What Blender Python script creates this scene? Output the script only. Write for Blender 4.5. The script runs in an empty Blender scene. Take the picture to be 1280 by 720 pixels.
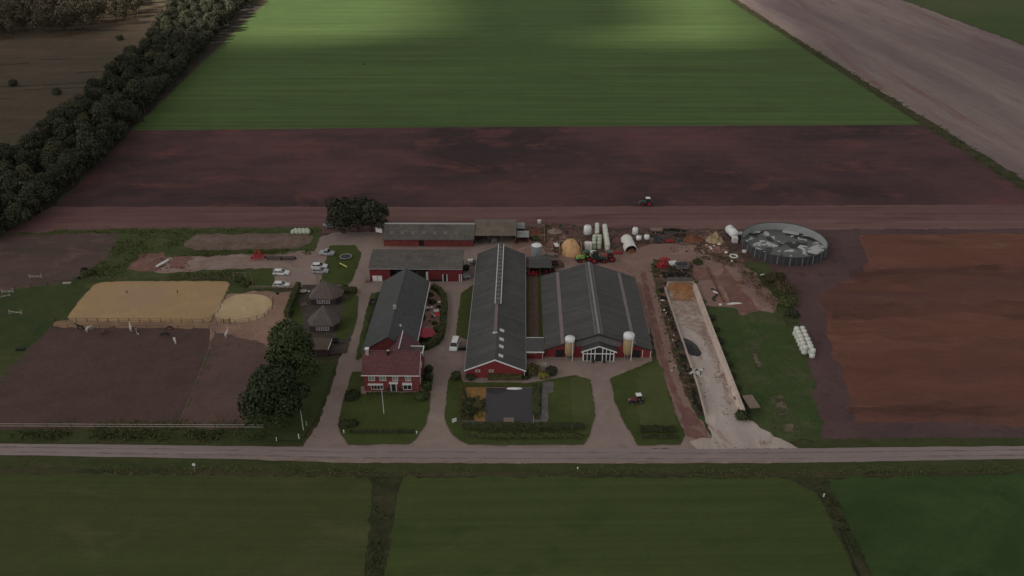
import bpy, bmesh, math, random
from mathutils import Vector, Matrix, noise
random.seed(7)
rad = math.radians
scene = bpy.context.scene
COL = scene.collection

# ------------------------------------------------------------------ camera
F, HC, PITCH = 1040.0, 106.0, rad(28.7)
cp, sp = math.cos(PITCH), math.sin(PITCH)
cam_d = bpy.data.cameras.new('camera'); cam = bpy.data.objects.new('camera', cam_d); COL.objects.link(cam)
cam.location = (0, 0, HC); cam.rotation_euler = (rad(90) - PITCH, 0, 0)
cam_d.sensor_width = 36; cam_d.lens = 36 * F / 1280; cam_d.clip_start = 1; cam_d.clip_end = 30000
scene.camera = cam

def G(px, py, z=0.0):
    """the place on the level z seen at a point of the survey photograph"""
    a = px - 640; b = 360 - py
    d = (a, F * cp + b * sp, -F * sp + b * cp); t = (HC - z) / -d[2]
    return Vector((d[0] * t, d[1] * t, z))

AX = rad(-0.72)          # the farm's axis

# ------------------------------------------------------------------ materials
K = 0.42
def D(r, g, b, k=1.0):
    o = []
    for c in (r, g, b):
        c = c / 255.0
        c = c / 12.92 if c <= 0.04045 else ((c + 0.055) / 1.055) ** 2.4
        o.append(min(0.85, c / K * k))
    return (o[0], o[1], o[2], 1)

class NT:
    def __init__(s, name):
        s.m = bpy.data.materials.new(name); s.m.use_nodes = True
        s.t = s.m.node_tree; s.n = s.t.nodes; s.l = s.t.links
        s.b = s.n['Principled BSDF']
    def add(s, typ, **kw):
        n = s.n.new(typ)
        for k, v in kw.items():
            if k in n.inputs: n.inputs[k].default_value = v
            else: setattr(n, k, v)
        return n
    def link(s, a, b): s.l.new(a, b)
    def pos(s, scale=(1, 1, 1), rot=0.0, obj=False):
        if obj: o = s.add('ShaderNodeTexCoord').outputs['Object']
        else: o = s.add('ShaderNodeNewGeometry').outputs['Position']
        mp = s.add('ShaderNodeMapping'); mp.inputs['Scale'].default_value = scale
        mp.inputs['Rotation'].default_value = (0, 0, rot)
        s.link(o, mp.inputs['Vector']); return mp.outputs['Vector']
    def noise(s, vec, scale, detail=4, rough=0.6, dist=0.0):
        n = s.add('ShaderNodeTexNoise'); n.inputs['Scale'].default_value = scale
        n.inputs['Detail'].default_value = detail; n.inputs['Roughness'].default_value = rough
        n.inputs['Distortion'].default_value = dist
        s.link(vec, n.inputs['Vector']); return n.outputs['Fac']
    def ramp(s, fac, stops):
        r = s.add('ShaderNodeValToRGB'); e = r.color_ramp.elements
        while len(e) < len(stops): e.new(0.5)
        for i, (p, c) in enumerate(stops):
            e[i].position = p; e[i].color = c if len(c) == 4 else (*c, 1)
        s.link(fac, r.inputs['Fac']); return r.outputs['Color']
    def mix(s, fac, a, b, mode='MIX'):
        m = s.add('ShaderNodeMix'); m.data_type = 'RGBA'; m.blend_type = mode
        if isinstance(fac, (int, float)): m.inputs[0].default_value = fac
        else: s.link(fac, m.inputs[0])
        for i, v in ((6, a), (7, b)):
            if isinstance(v, tuple): m.inputs[i].default_value = v
            else: s.link(v, m.inputs[i])
        return m.outputs[2]
    def bump(s, h, strength=0.5, dist=0.2):
        b = s.add('ShaderNodeBump'); b.inputs['Strength'].default_value = strength
        b.inputs['Distance'].default_value = dist
        s.link(h, b.inputs['Height']); s.link(b.outputs['Normal'], s.b.inputs['Normal'])

def g(v): return (v, v, v, 1)
def ragged(m, scale, thr, soft=.14, aniso=(1, 1, 1)):
    """worn ground: bare bits with the sheet below showing between them"""
    t = m.node_tree; n = t.nodes; b = n['Principled BSDF']; nn = n.new('ShaderNodeTexNoise'); nn.inputs['Scale'].default_value = scale; nn.inputs['Detail'].default_value = 6; nn.inputs['Roughness'].default_value = .7
    gp = n.new('ShaderNodeNewGeometry'); mp = n.new('ShaderNodeMapping'); mp.inputs['Scale'].default_value = aniso; t.links.new(gp.outputs['Position'], mp.inputs['Vector']); t.links.new(mp.outputs['Vector'], nn.inputs['Vector'])
    r = n.new('ShaderNodeValToRGB'); r.color_ramp.elements[0].position = thr; r.color_ramp.elements[1].position = thr + soft; t.links.new(nn.outputs['Fac'], r.inputs['Fac']); t.links.new(r.outputs['Color'], b.inputs['Alpha']); return m

def ground_mat(name, c1, c2, c3=None, big=0.03, aniso=(1, 1), mid=0.25, fine=1.8, var=0.35, stripe=None, rot=0.0,
               accent=None, bump=0.5, spot=None, lo=0.35, hi=0.65):
    """c1/c2 large tone patches, c3 middle patches, fine grain, optional drill rows and accents"""
    s = NT(name)
    v = s.pos((aniso[0], aniso[1], 1), rot)
    n1 = s.noise(v, big, 5, 0.6, 0.4)
    col = s.mix(s.ramp(n1, [(lo, g(0)), (hi, g(1))]), c1, c2)
    if c3:
        n2 = s.noise(v, mid, 5, 0.65, 0.6)
        col = s.mix(s.ramp(n2, [(0.52, g(0)), (0.72, g(1))]), col, c3)
    if accent:                                   # (colour, scale, threshold, (ax, ay))
        va = s.pos((accent[3][0], accent[3][1], 1), rot)
        na = s.noise(va, accent[1], 6, 0.65, 0.8)
        col = s.mix(s.ramp(na, [(accent[2], g(0)), (accent[2] + 0.12, g(1))]), col, accent[0])
    if stripe:                                   # (period m, strength, rotation)
        vs = s.pos((1, 1, 1), stripe[2])
        sep = s.add('ShaderNodeSeparateXYZ'); s.link(vs, sep.inputs[0])
        cmb = s.add('ShaderNodeCombineXYZ')
        m1 = s.add('ShaderNodeMath', operation='MULTIPLY'); m1.inputs[1].default_value = 1.0 / stripe[0]
        s.link(sep.outputs['Y'], m1.inputs[0]); s.link(m1.outputs[0], cmb.inputs['Y'])
        m2 = s.add('ShaderNodeMath', operation='MULTIPLY'); m2.inputs[1].default_value = 0.006
        s.link(sep.outputs['X'], m2.inputs[0]); s.link(m2.outputs[0], cmb.inputs['X'])
        ns = s.noise(cmb.outputs[0], 1.0, 5, 0.75)
        k = stripe[1]
        col = s.mix(1.0, col, s.ramp(ns, [(0.3, g(1 - k)), (0.5, g(1)), (0.7, g(1 + k))]), 'MULTIPLY')
    va = s.pos((1, 1, 1))
    nf = s.noise(va, fine, 6, 0.75)
    col = s.mix(1.0, col, s.ramp(nf, [(0.25, g(1 - var)), (0.75, g(1 + var))]), 'MULTIPLY')
    nm = s.noise(va, fine * 0.17, 4, 0.7)
    col = s.mix(1.0, col, s.ramp(nm, [(0.25, g(1 - var * .7)), (0.75, g(1 + var * .7))]), 'MULTIPLY')
    if spot:                                     # (colour, scale, threshold)
        n4 = s.noise(va, spot[1], 3, 0.6)
        col = s.mix(s.ramp(n4, [(spot[2], g(0)), (spot[2] + 0.05, g(1))]), col, spot[0])
    s.link(col, s.b.inputs['Base Color'])
    s.b.inputs['Roughness'].default_value = 0.95
    s.b.inputs['Specular IOR Level'].default_value = 0.15
    if bump: s.bump(nf, bump, 0.25)
    return s.m

def plain(name, c, rough=0.7, var=0.15, scale=1.5, metal=0.0, spec=0.3, grime=None):
    s = NT(name)
    v = s.pos(obj=True)
    n = s.noise(v, scale, 5, 0.65)
    col = s.mix(1.0, c, s.ramp(n, [(0.3, g(1 - var)), (0.7, g(1 + var))]), 'MULTIPLY')
    if grime:
        n2 = s.noise(s.pos((1, 1, .4), 0, True), scale * 2.3, 5, 0.7)
        col = s.mix(s.ramp(n2, [(0.55, g(0)), (0.75, g(.8))]), col, grime)
    s.link(col, s.b.inputs['Base Color'])
    s.b.inputs['Roughness'].default_value = rough; s.b.inputs['Metallic'].default_value = metal
    s.b.inputs['Specular IOR Level'].default_value = spec
    return s.m

def roof_mat(name, c1, c2, c3, sheet=(1.1, 2.4), rot=0.0, weather=0.25, spec=0.3, mort=.75):
    s = NT(name)
    v = s.pos((1, 1, 1), rot, True)
    br = s.add('ShaderNodeTexBrick'); s.link(v, br.inputs['Vector'])
    br.offset = 0.0; br.inputs['Scale'].default_value = 1.0
    br.inputs['Brick Width'].default_value = sheet[0]; br.inputs['Row Height'].default_value = sheet[1]
    br.inputs['Mortar Size'].default_value = 0.045; br.inputs['Mortar Smooth'].default_value = 0.6
    br.inputs['Color1'].default_value = g(0.86); br.inputs['Color2'].default_value = g(1.12); br.inputs['Mortar'].default_value = g(mort)
    n = s.noise(v, 0.16, 6, 0.7, 0.5)
    col = s.mix(s.ramp(n, [(0.35, g(0)), (0.65, g(1))]), c1, c2)
    n2 = s.noise(s.pos((1, 1, 1), rot, True), 1.3, 6, 0.8)
    col = s.mix(s.ramp(n2, [(0.55, g(0)), (0.78, g(weather * 2))]), col, c3)
    # water streaks running down the slope
    n3 = s.noise(s.pos((0.25, 3.0, 1), rot, True), 1.0, 4, 0.7)
    col = s.mix(1.0, col, s.ramp(n3, [(0.3, g(0.84)), (0.7, g(1.14))]), 'MULTIPLY')
    col = s.mix(1.0, col, br.outputs['Color'], 'MULTIPLY')
    w = s.add('ShaderNodeTexWave'); w.bands_direction = 'Y'; w.inputs['Scale'].default_value = 1.1; s.link(v, w.inputs['Vector'])
    s.link(col, s.b.inputs['Base Color']); s.b.inputs['Roughness'].default_value = 0.75
    s.b.inputs['Specular IOR Level'].default_value = spec
    s.bump(w.outputs['Fac'], 0.35, 0.06)
    return s.m

def brick_mat(name, c1, c2, mortar):
    s = NT(name)
    tc = s.add('ShaderNodeTexCoord'); sep = s.add('ShaderNodeSeparateXYZ'); s.link(tc.outputs['Object'], sep.inputs[0])
    ad = s.add('ShaderNodeMath', operation='ADD'); s.link(sep.outputs['X'], ad.inputs[0]); s.link(sep.outputs['Y'], ad.inputs[1])
    cm = s.add('ShaderNodeCombineXYZ'); s.link(ad.outputs[0], cm.inputs['X']); s.link(sep.outputs['Z'], cm.inputs['Y'])
    br = s.add('ShaderNodeTexBrick'); s.link(cm.outputs[0], br.inputs['Vector'])
    br.inputs['Scale'].default_value = 1; br.inputs['Brick Width'].default_value = 0.22; br.inputs['Row Height'].default_value = 0.075
    br.inputs['Mortar Size'].default_value = 0.008
    br.inputs['Color1'].default_value = c1; br.inputs['Color2'].default_value = c2; br.inputs['Mortar'].default_value = mortar
    n = s.noise(s.pos(obj=True), 0.8, 6, 0.7)
    col = s.mix(1.0, br.outputs['Color'], s.ramp(n, [(0.3, g(0.72)), (0.7, g(1.25))]), 'MULTIPLY')
    s.link(col, s.b.inputs['Base Color']); s.b.inputs['Roughness'].default_value = 0.9
    s.b.inputs['Specular IOR Level'].default_value = 0.2
    return s.m

def leaf_mat(name, c1, c2, c3=None, dry=None):
    s = NT(name)
    oi = s.add('ShaderNodeObjectInfo')
    n = s.noise(s.pos(), 0.55, 3, 0.6)
    n2 = s.noise(s.pos(), 3.0, 2, 0.6)
    col = s.mix(s.ramp(n, [(0.35, g(0)), (0.65, g(1))]), c1, c2)
    if c3: col = s.mix(s.ramp(n2, [(0.55, g(0)), (0.75, g(1))]), col, c3)
    col = s.mix(1.0, col, s.ramp(oi.outputs['Random'], [(0, g(0.75)), (1, g(1.3))]), 'MULTIPLY')
    if dry:
        col = s.mix(s.ramp(oi.outputs['Random'], [(0.8, g(0)), (0.97, g(0.6))]), col, dry)
    s.link(col, s.b.inputs['Base Color']); s.b.inputs['Roughness'].default_value = 0.7
    s.b.inputs['Specular IOR Level'].default_value = 0.2
    return s.m

M = {}
M['ground'] = ground_mat('ground', D(50, 52, 34), D(58, 50, 40), D(44, 48, 28), big=0.006)
M['green_field'] = ground_mat('green_field', D(52, 66, 35), D(56, 70, 37), D(49, 62, 34), big=0.006, aniso=(0.5, 3), mid=0.02,
                              fine=0.5, var=0.10, stripe=(2.6, 0.34, rad(0.4)), bump=0.1)
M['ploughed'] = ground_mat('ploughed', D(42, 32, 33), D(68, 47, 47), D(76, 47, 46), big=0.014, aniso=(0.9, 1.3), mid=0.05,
                           fine=0.8, var=0.16, stripe=(1.6, 0.15, rad(0.4)), bump=0.6)  # dark tone patches paint cloud shade into the soil colour
M['soil_strip'] = ground_mat('soil_strip', D(76, 55, 54), D(86, 66, 63), D(68, 46, 46), big=0.012, aniso=(0.35, 3), mid=0.06,
                             fine=1.0, var=0.12, stripe=(2.2, 0.20, rad(0.2)), bump=0.5)
M['orange_soil'] = ground_mat('orange_soil', D(87, 57, 47), D(72, 48, 43), D(98, 69, 56), big=0.022, aniso=(0.25, 1.9), mid=0.05,
                              fine=0.9, var=0.16, accent=(D(66, 44, 41), 0.05, 0.52, (0.25, 1.2)), bump=0.6,
                              spot=(D(48, 30, 28), 1.1, 0.74))
M['margin_soil'] = ground_mat('margin_soil', D(60, 46, 47), D(70, 54, 53), D(54, 42, 43), big=0.04, fine=1.1, var=0.16)
M['pale_soil'] = ground_mat('pale_soil', D(84, 72, 72), D(104, 91, 85), D(90, 74, 70), big=0.012, aniso=(3.0, 0.35), rot=rad(-8), mid=0.03,
                            fine=0.6, var=0.10, stripe=(5, 0.12, rad(82)), accent=(D(84, 56, 54), 0.010, 0.60, (3.0, 0.5)), bump=0.3)
M['far_green'] = ground_mat('far_green', D(46, 58, 30), D(58, 62, 38), big=0.01, fine=0.4, var=0.1, bump=0.1)
M['moor'] = ground_mat('moor', D(60, 51, 40), D(54, 47, 37), D(68, 54, 46), big=0.015, aniso=(0.4, 2), mid=0.05, fine=0.7, var=0.22,
                       accent=(D(38, 33, 30), 0.05, 0.62, (0.18, 3.0)), bump=0.5)
M['belt_floor'] = ground_mat('belt_floor', D(34, 34, 26), D(44, 40, 32), big=0.1)
M['shaded_path'] = ground_mat('shaded_path', D(40, 38, 33), D(48, 42, 38), D(38, 40, 29), big=0.06, fine=1.2)  # path earth, with the tree belt's shade darkened into its colour
M['paddock_mud'] = ground_mat('paddock_mud', D(66, 52, 50), D(56, 48, 42), D(80, 62, 58), big=0.04, aniso=(1, 2), mid=0.1, fine=1.3, var=0.2)
M['paddock_grass'] = ground_mat('paddock_grass', D(37, 47, 24), D(45, 51, 28), D(52, 53, 34), big=0.05, mid=0.15, fine=1.6, var=0.25)
M['dark_paddock'] = ground_mat('dark_paddock', D(60, 46, 43), D(66, 51, 47), D(55, 47, 40), big=0.03, mid=0.15, fine=1.3, var=0.20, bump=0.7,
                               spot=(D(84, 68, 62), 0.9, 0.73))
M['red_paddock'] = ground_mat('red_paddock', D(69, 54, 51), D(77, 60, 56), D(64, 52, 46), big=0.06, mid=0.2, fine=1.3, var=0.20, bump=0.6)
M['pen_earth'] = ground_mat('pen_earth', D(110, 88, 77), D(98, 76, 68), D(118, 96, 82), big=0.08, mid=0.3, fine=1.5, var=0.18)
M['arena_sand'] = ground_mat('arena_sand', D(124, 101, 72), D(118, 98, 78), D(130, 107, 76), big=0.045, mid=0.1, fine=1.0, var=0.07, bump=0.3)
M['pen_sand'] = ground_mat('pen_sand', D(140, 122, 97), D(128, 108, 84), D(146, 128, 104), big=0.1, mid=0.25, fine=1.5, var=0.10, bump=0.3)
M['sand_path'] = ground_mat('sand_path', D(106, 86, 68), D(94, 74, 62), D(88, 74, 56), big=0.1, mid=0.3, fine=1.5, var=0.15)
M['weed_grass'] = ground_mat('weed_grass', D(52, 60, 33), D(44, 50, 29), D(68, 64, 42), big=0.07, aniso=(.6, 1.3), mid=0.25, fine=1.8, var=0.30, bump=0.8)
M['rough_grass'] = ground_mat('rough_grass', D(42, 55, 28), D(52, 58, 34), D(60, 60, 42), big=0.06, mid=0.18, fine=1.8, var=0.28, bump=0.8,
                              accent=(D(78, 72, 56), 0.09, 0.64, (1.4, 0.6)))
M['lawn'] = ground_mat('lawn', D(46, 52, 26), D(52, 58, 30), D(41, 48, 24), big=0.08, mid=0.2, fine=2.2, var=0.16, bump=0.3,
                       stripe=(1.2, 0.05, rad(12)))
M['verge'] = ground_mat('verge', D(42, 48, 26), D(48, 52, 30), D(58, 50, 36), big=0.12, aniso=(0.3, 1.5), mid=0.4, fine=2.2, var=0.28, bump=0.8)
M['ditch'] = ground_mat('ditch', D(40, 42, 26), D(56, 51, 36), D(34, 38, 24), big=0.15, aniso=(0.3, 1.6), mid=0.5, fine=2.5, var=0.35, bump=0.9)
M['field_left'] = ground_mat('field_left', D(51, 55, 31), D(48, 54, 29), D(60, 60, 38), big=0.02, aniso=(.6, 1.6), mid=0.08, fine=2.0, var=0.12,
                             stripe=(1.8, 0.14, rad(1)), bump=0.4)
M['field_mid'] = ground_mat('field_mid', D(45, 54, 27), D(52, 60, 32), D(42, 50, 26), big=0.02, aniso=(.6, 1.6), mid=0.08, fine=2.0, var=0.10,
                            stripe=(1.8, 0.14, rad(-1)), bump=0.4)
M['field_right'] = ground_mat('field_right', D(35, 48, 24), D(45, 58, 31), D(32, 45, 23), big=0.05, mid=0.1, fine=2.0, var=0.12, bump=0.4)
M['paving'] = ground_mat('paving', D(106, 93, 88), D(98, 85, 81), D(112, 99, 92), big=0.06, mid=0.25, fine=2.0, var=0.07, bump=0.15,
                         accent=(D(84, 72, 68), 0.12, 0.62, (1, 1)))
M['asphalt'] = ground_mat('asphalt', D(104, 93, 91), D(98, 88, 86), D(108, 97, 93), big=0.05, aniso=(.2, 2.5), mid=0.2, fine=2.0, var=0.06, bump=0.1,
                          accent=(D(90, 80, 78), 0.08, 0.6, (0.3, 2.0)))
M['dirt'] = ground_mat('dirt', D(104, 84, 78), D(95, 75, 69), D(116, 95, 87), big=0.08, mid=0.2, fine=1.6, var=0.18, bump=0.5,
                       accent=(D(84, 62, 58), 0.13, 0.62, (1, 1)))
M['red_dirt'] = ground_mat('red_dirt', D(92, 67, 62), D(82, 58, 54), D(106, 84, 76), big=0.12, mid=0.3, fine=1.8, var=0.22, bump=0.6)
M['gravel'] = ground_mat('gravel', D(108, 94, 88), D(96, 80, 74), D(114, 100, 93), big=0.1, mid=0.35, fine=2.5, var=0.25, bump=0.6)
M['mound'] = ground_mat('mound', D(90, 75, 70), D(78, 64, 58), D(64, 62, 46), big=0.15, mid=0.4, fine=2.2, var=0.3, bump=1.0)
M['clamp_slab'] = ground_mat('clamp_slab', D(134, 124, 119), D(120, 108, 103), D(142, 133, 128), big=0.08, aniso=(1.8, .5), mid=0.2, fine=1.6, var=0.10, bump=0.2,
                             accent=(D(98, 76, 70), 0.14, 0.56, (1.5, 0.5)), spot=(D(72, 60, 58), 0.9, 0.66))
M['debris'] = ground_mat('debris', D(74, 56, 50), D(58, 46, 40), D(104, 84, 72), big=.2, mid=.5, fine=1.4, var=.3, bump=1.0, accent=(D(38, 34, 30), .4, .54, (1, 1)), spot=(D(140, 126, 112), 1.2, .66))
ragged(M['debris'], .35, .38)
M['clamp_stain'] = ground_mat('clamp_stain', D(128, 115, 106), D(118, 102, 93), D(134, 122, 114), big=0.12, aniso=(1.8, .5), mid=0.3, fine=1.6, var=0.12, bump=0.2)
ragged(M['clamp_stain'], .25, .42)
M['silage_stain'] = ground_mat('silage_stain', D(120, 90, 66), D(106, 76, 54), D(128, 104, 84), big=.3, mid=.6, fine=2, var=.2)
ragged(M['silage_stain'], .4, .36)
M['lawn_pale'] = ground_mat('lawn_pale', D(54, 59, 32), D(58, 62, 36), D(50, 55, 30), big=0.08, mid=0.2, fine=2.2, var=0.12, bump=0.3)
M['lining'] = plain('lining', D(104, 106, 105), 0.9, 0.08, 0.5, grime=D(86, 86, 84))
M['grey_gravel'] = ground_mat('grey_gravel', D(76, 73, 72), D(66, 63, 62), D(92, 90, 88), big=.3, mid=.8, fine=3, var=.25)
M['terrace'] = ground_mat('terrace', D(104, 78, 48), D(92, 70, 44), D(112, 88, 52), big=.3, mid=.8, fine=3, var=.2)
M['worn'] = ground_mat('worn', D(62, 60, 44), D(88, 78, 66), D(52, 56, 34), big=.12, mid=.35, fine=1.8, var=.3)
ragged(M['worn'], .22, .48)
M['ditch_green'] = ground_mat('ditch_green', D(36, 40, 24), D(50, 48, 32), D(32, 36, 22), big=0.2, mid=.6, fine=2.5, var=.35, bump=.9)
M['dark_terrace'] = ground_mat('dark_terrace', D(64, 56, 54), D(54, 48, 46), D(50, 50, 36), big=0.3, mid=.6, fine=2.5, var=.2)
M['tan_streak'] = ground_mat('tan_streak', D(97, 66, 54), D(90, 60, 49), D(104, 76, 62), big=.03, aniso=(.4, 1.5), mid=.08, fine=1, var=.14)
ragged(M['tan_streak'], .05, .40, .4, (.35, 1.3, 1))
M['dark_streak'] = ground_mat('dark_streak', D(68, 47, 42), D(63, 45, 41), D(74, 50, 43), big=.03, aniso=(.4, 1.5), mid=.08, fine=1, var=.14)
ragged(M['dark_streak'], .05, .42, .45, (.35, 1.3, 1))
M['planting'] = ground_mat('planting', D(40, 40, 25), D(56, 48, 34), D(44, 44, 26), big=0.25, mid=0.7, fine=2.5, var=0.35, bump=0.9)
M['silage'] = ground_mat('silage', D(118, 84, 58), D(104, 70, 48), D(92, 60, 42), big=0.3, mid=0.8, fine=3, var=0.2, bump=0.8)
M['sand_heap'] = ground_mat('sand_heap', D(158, 126, 94), D(146, 114, 82), D(124, 92, 66), big=0.25, mid=0.6, fine=3, var=0.12, bump=0.8)
M['rubble_red'] = ground_mat('rubble_red', D(92, 58, 46), D(78, 50, 42), D(110, 76, 60), big=0.4, mid=1, fine=3.5, var=0.35, bump=1.0)
M['rubble_pale'] = ground_mat('rubble_pale', D(134, 118, 94), D(110, 92, 72), D(80, 66, 48), big=0.4, mid=1, fine=3.5, var=0.3, bump=1.0)
M['water'] = plain('water', D(46, 44, 46), rough=0.12, var=0.08, scale=0.2, spec=0.25)

M['roof_dark'] = roof_mat('roof_dark', D(50, 49, 49), D(57, 56, 55), D(74, 71, 67), sheet=(9.0, .95), weather=0.3, mort=1.14)
M['roof_dark2'] = roof_mat('roof_dark2', D(50, 49, 49), D(58, 57, 56), D(82, 79, 74), sheet=(9.0, .95), weather=0.35, mort=1.15)
M['roof_moss'] = roof_mat('roof_moss', D(62, 59, 57), D(70, 66, 62), D(90, 84, 77), sheet=(1.1, 1.5), rot=rad(90), weather=0.45)
M['roof_rust'] = roof_mat('roof_rust', D(80, 72, 64), D(74, 68, 62), D(110, 82, 58), sheet=(1.0, 1.4), rot=rad(90), weather=0.45)
M['roof_slate'] = roof_mat('roof_slate', D(51, 52, 52), D(56, 57, 57), D(63, 63, 62), sheet=(0.6, 0.6), weather=0.08)
M['roof_tile'] = roof_mat('roof_tile', D(76, 46, 47), D(69, 43, 44), D(84, 58, 54), sheet=(0.33, 0.36), rot=rad(90), weather=0.3)
M['roof_maroon'] = roof_mat('roof_maroon', D(74, 50, 54), D(66, 44, 48), D(80, 60, 60), sheet=(0.4, 0.4), weather=0.1)
M['roof_flat'] = plain('roof_flat', D(58, 56, 56), 0.9, 0.15, 0.8)
M['roof_pale'] = roof_mat('roof_pale', D(106, 108, 106), D(98, 100, 98), D(120, 120, 116), rot=rad(90), weather=0.3)
M['thatch'] = ground_mat('thatch', D(75, 67, 65), D(68, 60, 58), D(84, 76, 72), big=0.6, mid=1.5, fine=6, var=0.2, bump=0.7)
M['brick'] = brick_mat('brick', D(92, 34, 36), D(78, 31, 33), D(92, 66, 60))
M['red_wall'] = plain('red_wall', D(86, 32, 34), 0.75, 0.14, 0.9, grime=D(80, 34, 32))
M['red_wood'] = plain('red_wood', D(80, 30, 33), 0.75, 0.16, 1.2, grime=D(70, 30, 30))
M['white_trim'] = plain('white_trim', D(172, 164, 160), 0.6, 0.08, 2, grime=D(140, 130, 120))
M['white_plain'] = plain('white_plain', D(168, 166, 160), 0.5, 0.06, 2)
M['skylight'] = plain('skylight', D(130, 124, 122), 0.35, 0.15, 1.3, grime=D(96, 88, 86))
M['skylight_bright'] = plain('skylight_bright', D(150, 148, 146), 0.35, 0.08, 1.3)
M['skylight_pink'] = plain('skylight_pink', D(84, 73, 73), 0.4, 0.15, 0.6, grime=D(66, 58, 58))
M['glass'] = plain('glass', D(30, 31, 34), 0.08, 0.1, 1, spec=0.8)
M['glass_pale'] = plain('glass_pale', D(92, 100, 94), 0.1, 0.2, 1.2, spec=0.8)
M['dark'] = plain('dark', D(26, 24, 25), 0.8, 0.2, 1.5)
M['interior'] = plain('interior', D(40, 36, 36), 0.9, 0.3, 0.8)
M['wood'] = plain('wood', D(66, 54, 48), 0.85, 0.25, 3)
M['wood_dark'] = plain('wood_dark', D(44, 36, 35), 0.85, 0.25, 3)
M['wood_pale'] = plain('wood_pale', D(96, 84, 76), 0.85, 0.2, 3)
M['concrete'] = plain('concrete', D(122, 116, 110), 0.9, 0.14, 0.7, grime=D(88, 80, 76))
M['concrete_wall'] = plain('concrete_wall', D(140, 127, 119), 0.9, 0.14, 0.5, grime=D(104, 86, 78))
M['concrete_dark'] = plain('concrete_dark', D(72, 70, 69), 0.9, 0.16, 0.7)
M['steel'] = plain('steel', D(112, 116, 120), 0.45, 0.12, 1.2, metal=0.3, grime=D(90, 88, 86))
M['tank_steel'] = plain('tank_steel', D(44, 43, 44), .6, .2, 1)
M['ridge_grey'] = plain('ridge_grey', D(98, 95, 94), .6, .15, 1)
M['steel_dark'] = plain('steel_dark', D(56, 56, 58), 0.6, 0.2, 1.5)
M['beige'] = plain('beige', D(112, 96, 70), 0.5, 0.10, 0.8, grime=D(92, 74, 50))
M['rubber'] = plain('rubber', D(24, 23, 24), 0.85, 0.2, 3)
M['red_paint'] = plain('red_paint', D(126, 30, 36), 0.45, 0.15, 1.5, grime=D(80, 34, 32))
M['green_paint'] = plain('green_paint', D(104, 132, 62), 0.45, 0.12, 1.5)
M['dkgreen_paint'] = plain('dkgreen_paint', D(42, 56, 50), 0.45, 0.12, 1.5)
M['car_white'] = plain('car_white', D(176, 174, 172), 0.25, 0.03, 1, spec=0.6)
M['car_silver'] = plain('car_silver', D(120, 118, 122), 0.3, 0.04, 1, spec=0.6)
M['car_black'] = plain('car_black', D(34, 32, 34), 0.3, 0.04, 1, spec=0.6)
M['lamp'] = plain('lamp', D(170, 170, 165), 0.2, 0.03)
M['tail'] = plain('tail', D(130, 20, 20), 0.3, 0.03)
M['film'] = plain('film', D(150, 150, 144), 0.4, 0.06, 3, spec=0.5)
M['film_green'] = plain('film_green', D(132, 138, 124), 0.4, 0.08, 3, spec=0.5)
M['tarp'] = plain('tarp', D(158, 156, 152), 0.6, 0.07, 1)
M['tarp_black'] = plain('tarp_black', D(34, 32, 33), 0.55, 0.25, 1.2)
M['parasol'] = plain('parasol', D(98, 34, 46), 0.8, 0.08, 1)
M['trampoline_net'] = plain('trampoline_net', D(44, 44, 50), 0.8, 0.1, 1)
M['yellow'] = plain('yellow', D(168, 160, 80), 0.5, 0.05, 1)
M['horse_black'] = plain('horse_black', D(26, 23, 24), 0.6, 0.2, 2)
M['horse_brown'] = plain('horse_brown', D(78, 48, 38), 0.6, 0.2, 2)
M['horse_white'] = plain('horse_white', D(140, 134, 126), 0.7, 0.10, 2)
M['horse_pied'] = None
s = NT('horse_pied'); n = s.noise(s.pos(obj=True), 1.3, 1, 0.4)
s.link(s.ramp(n, [(0.47, D(28, 24, 24)), (0.50, D(162, 156, 148))]), s.b.inputs['Base Color']); s.b.inputs['Roughness'].default_value = .7
M['horse_pied'] = s.m
M['bark'] = plain('bark', D(54, 46, 40), 0.95, 0.3, 2)
M['leaf_belt'] = leaf_mat('leaf_belt', D(40, 42, 32), D(48, 48, 37), D(58, 57, 44), dry=D(62, 60, 40))
M['leaf_dark'] = leaf_mat('leaf_dark', D(36, 42, 26), D(44, 50, 30), D(56, 62, 34))
M['leaf_back'] = leaf_mat('leaf_back', D(36, 38, 28), D(44, 44, 33), D(54, 52, 38))
M['leaf_hedge'] = leaf_mat('leaf_hedge', D(40, 46, 27), D(50, 54, 31), D(60, 60, 36))
M['leaf_shrub'] = leaf_mat('leaf_shrub', D(50, 50, 32), D(66, 58, 38), D(78, 72, 42))
M['leaf_yellow'] = leaf_mat('leaf_yellow', D(92, 88, 42), D(80, 74, 36), D(104, 98, 50))
M['leaf_rust'] = leaf_mat('leaf_rust', D(62, 52, 37), D(54, 52, 34), D(76, 62, 44))
M['leaf_weed'] = leaf_mat('leaf_weed', D(48, 56, 30), D(60, 62, 36), D(78, 72, 48))
M['leaf_wood'] = leaf_mat('leaf_wood', D(60, 54, 45), D(68, 62, 49), D(84, 78, 58))
s = NT('slurry'); v = s.pos((1, 1, 1), 0, True)
n = s.noise(v, 0.32, 3, 0.45, 0.9); n2 = s.noise(v, 0.17, 2, 0.5, 0.5); n3 = s.noise(v, 3, 4, .6)
c = s.mix(s.ramp(n2, [(0.44, g(0)), (0.46, g(1))]), D(30, 28, 29), D(68, 68, 67))
c = s.mix(s.ramp(n, [(0.565, g(0)), (0.58, g(1))]), c, D(134, 134, 132))
c = s.mix(1.0, c, s.ramp(n3, [(0.3, g(.85)), (0.7, g(1.15))]), 'MULTIPLY')
s.link(c, s.b.inputs['Base Color']); s.b.inputs['Roughness'].default_value = 0.6
M['slurry'] = s.m

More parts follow.
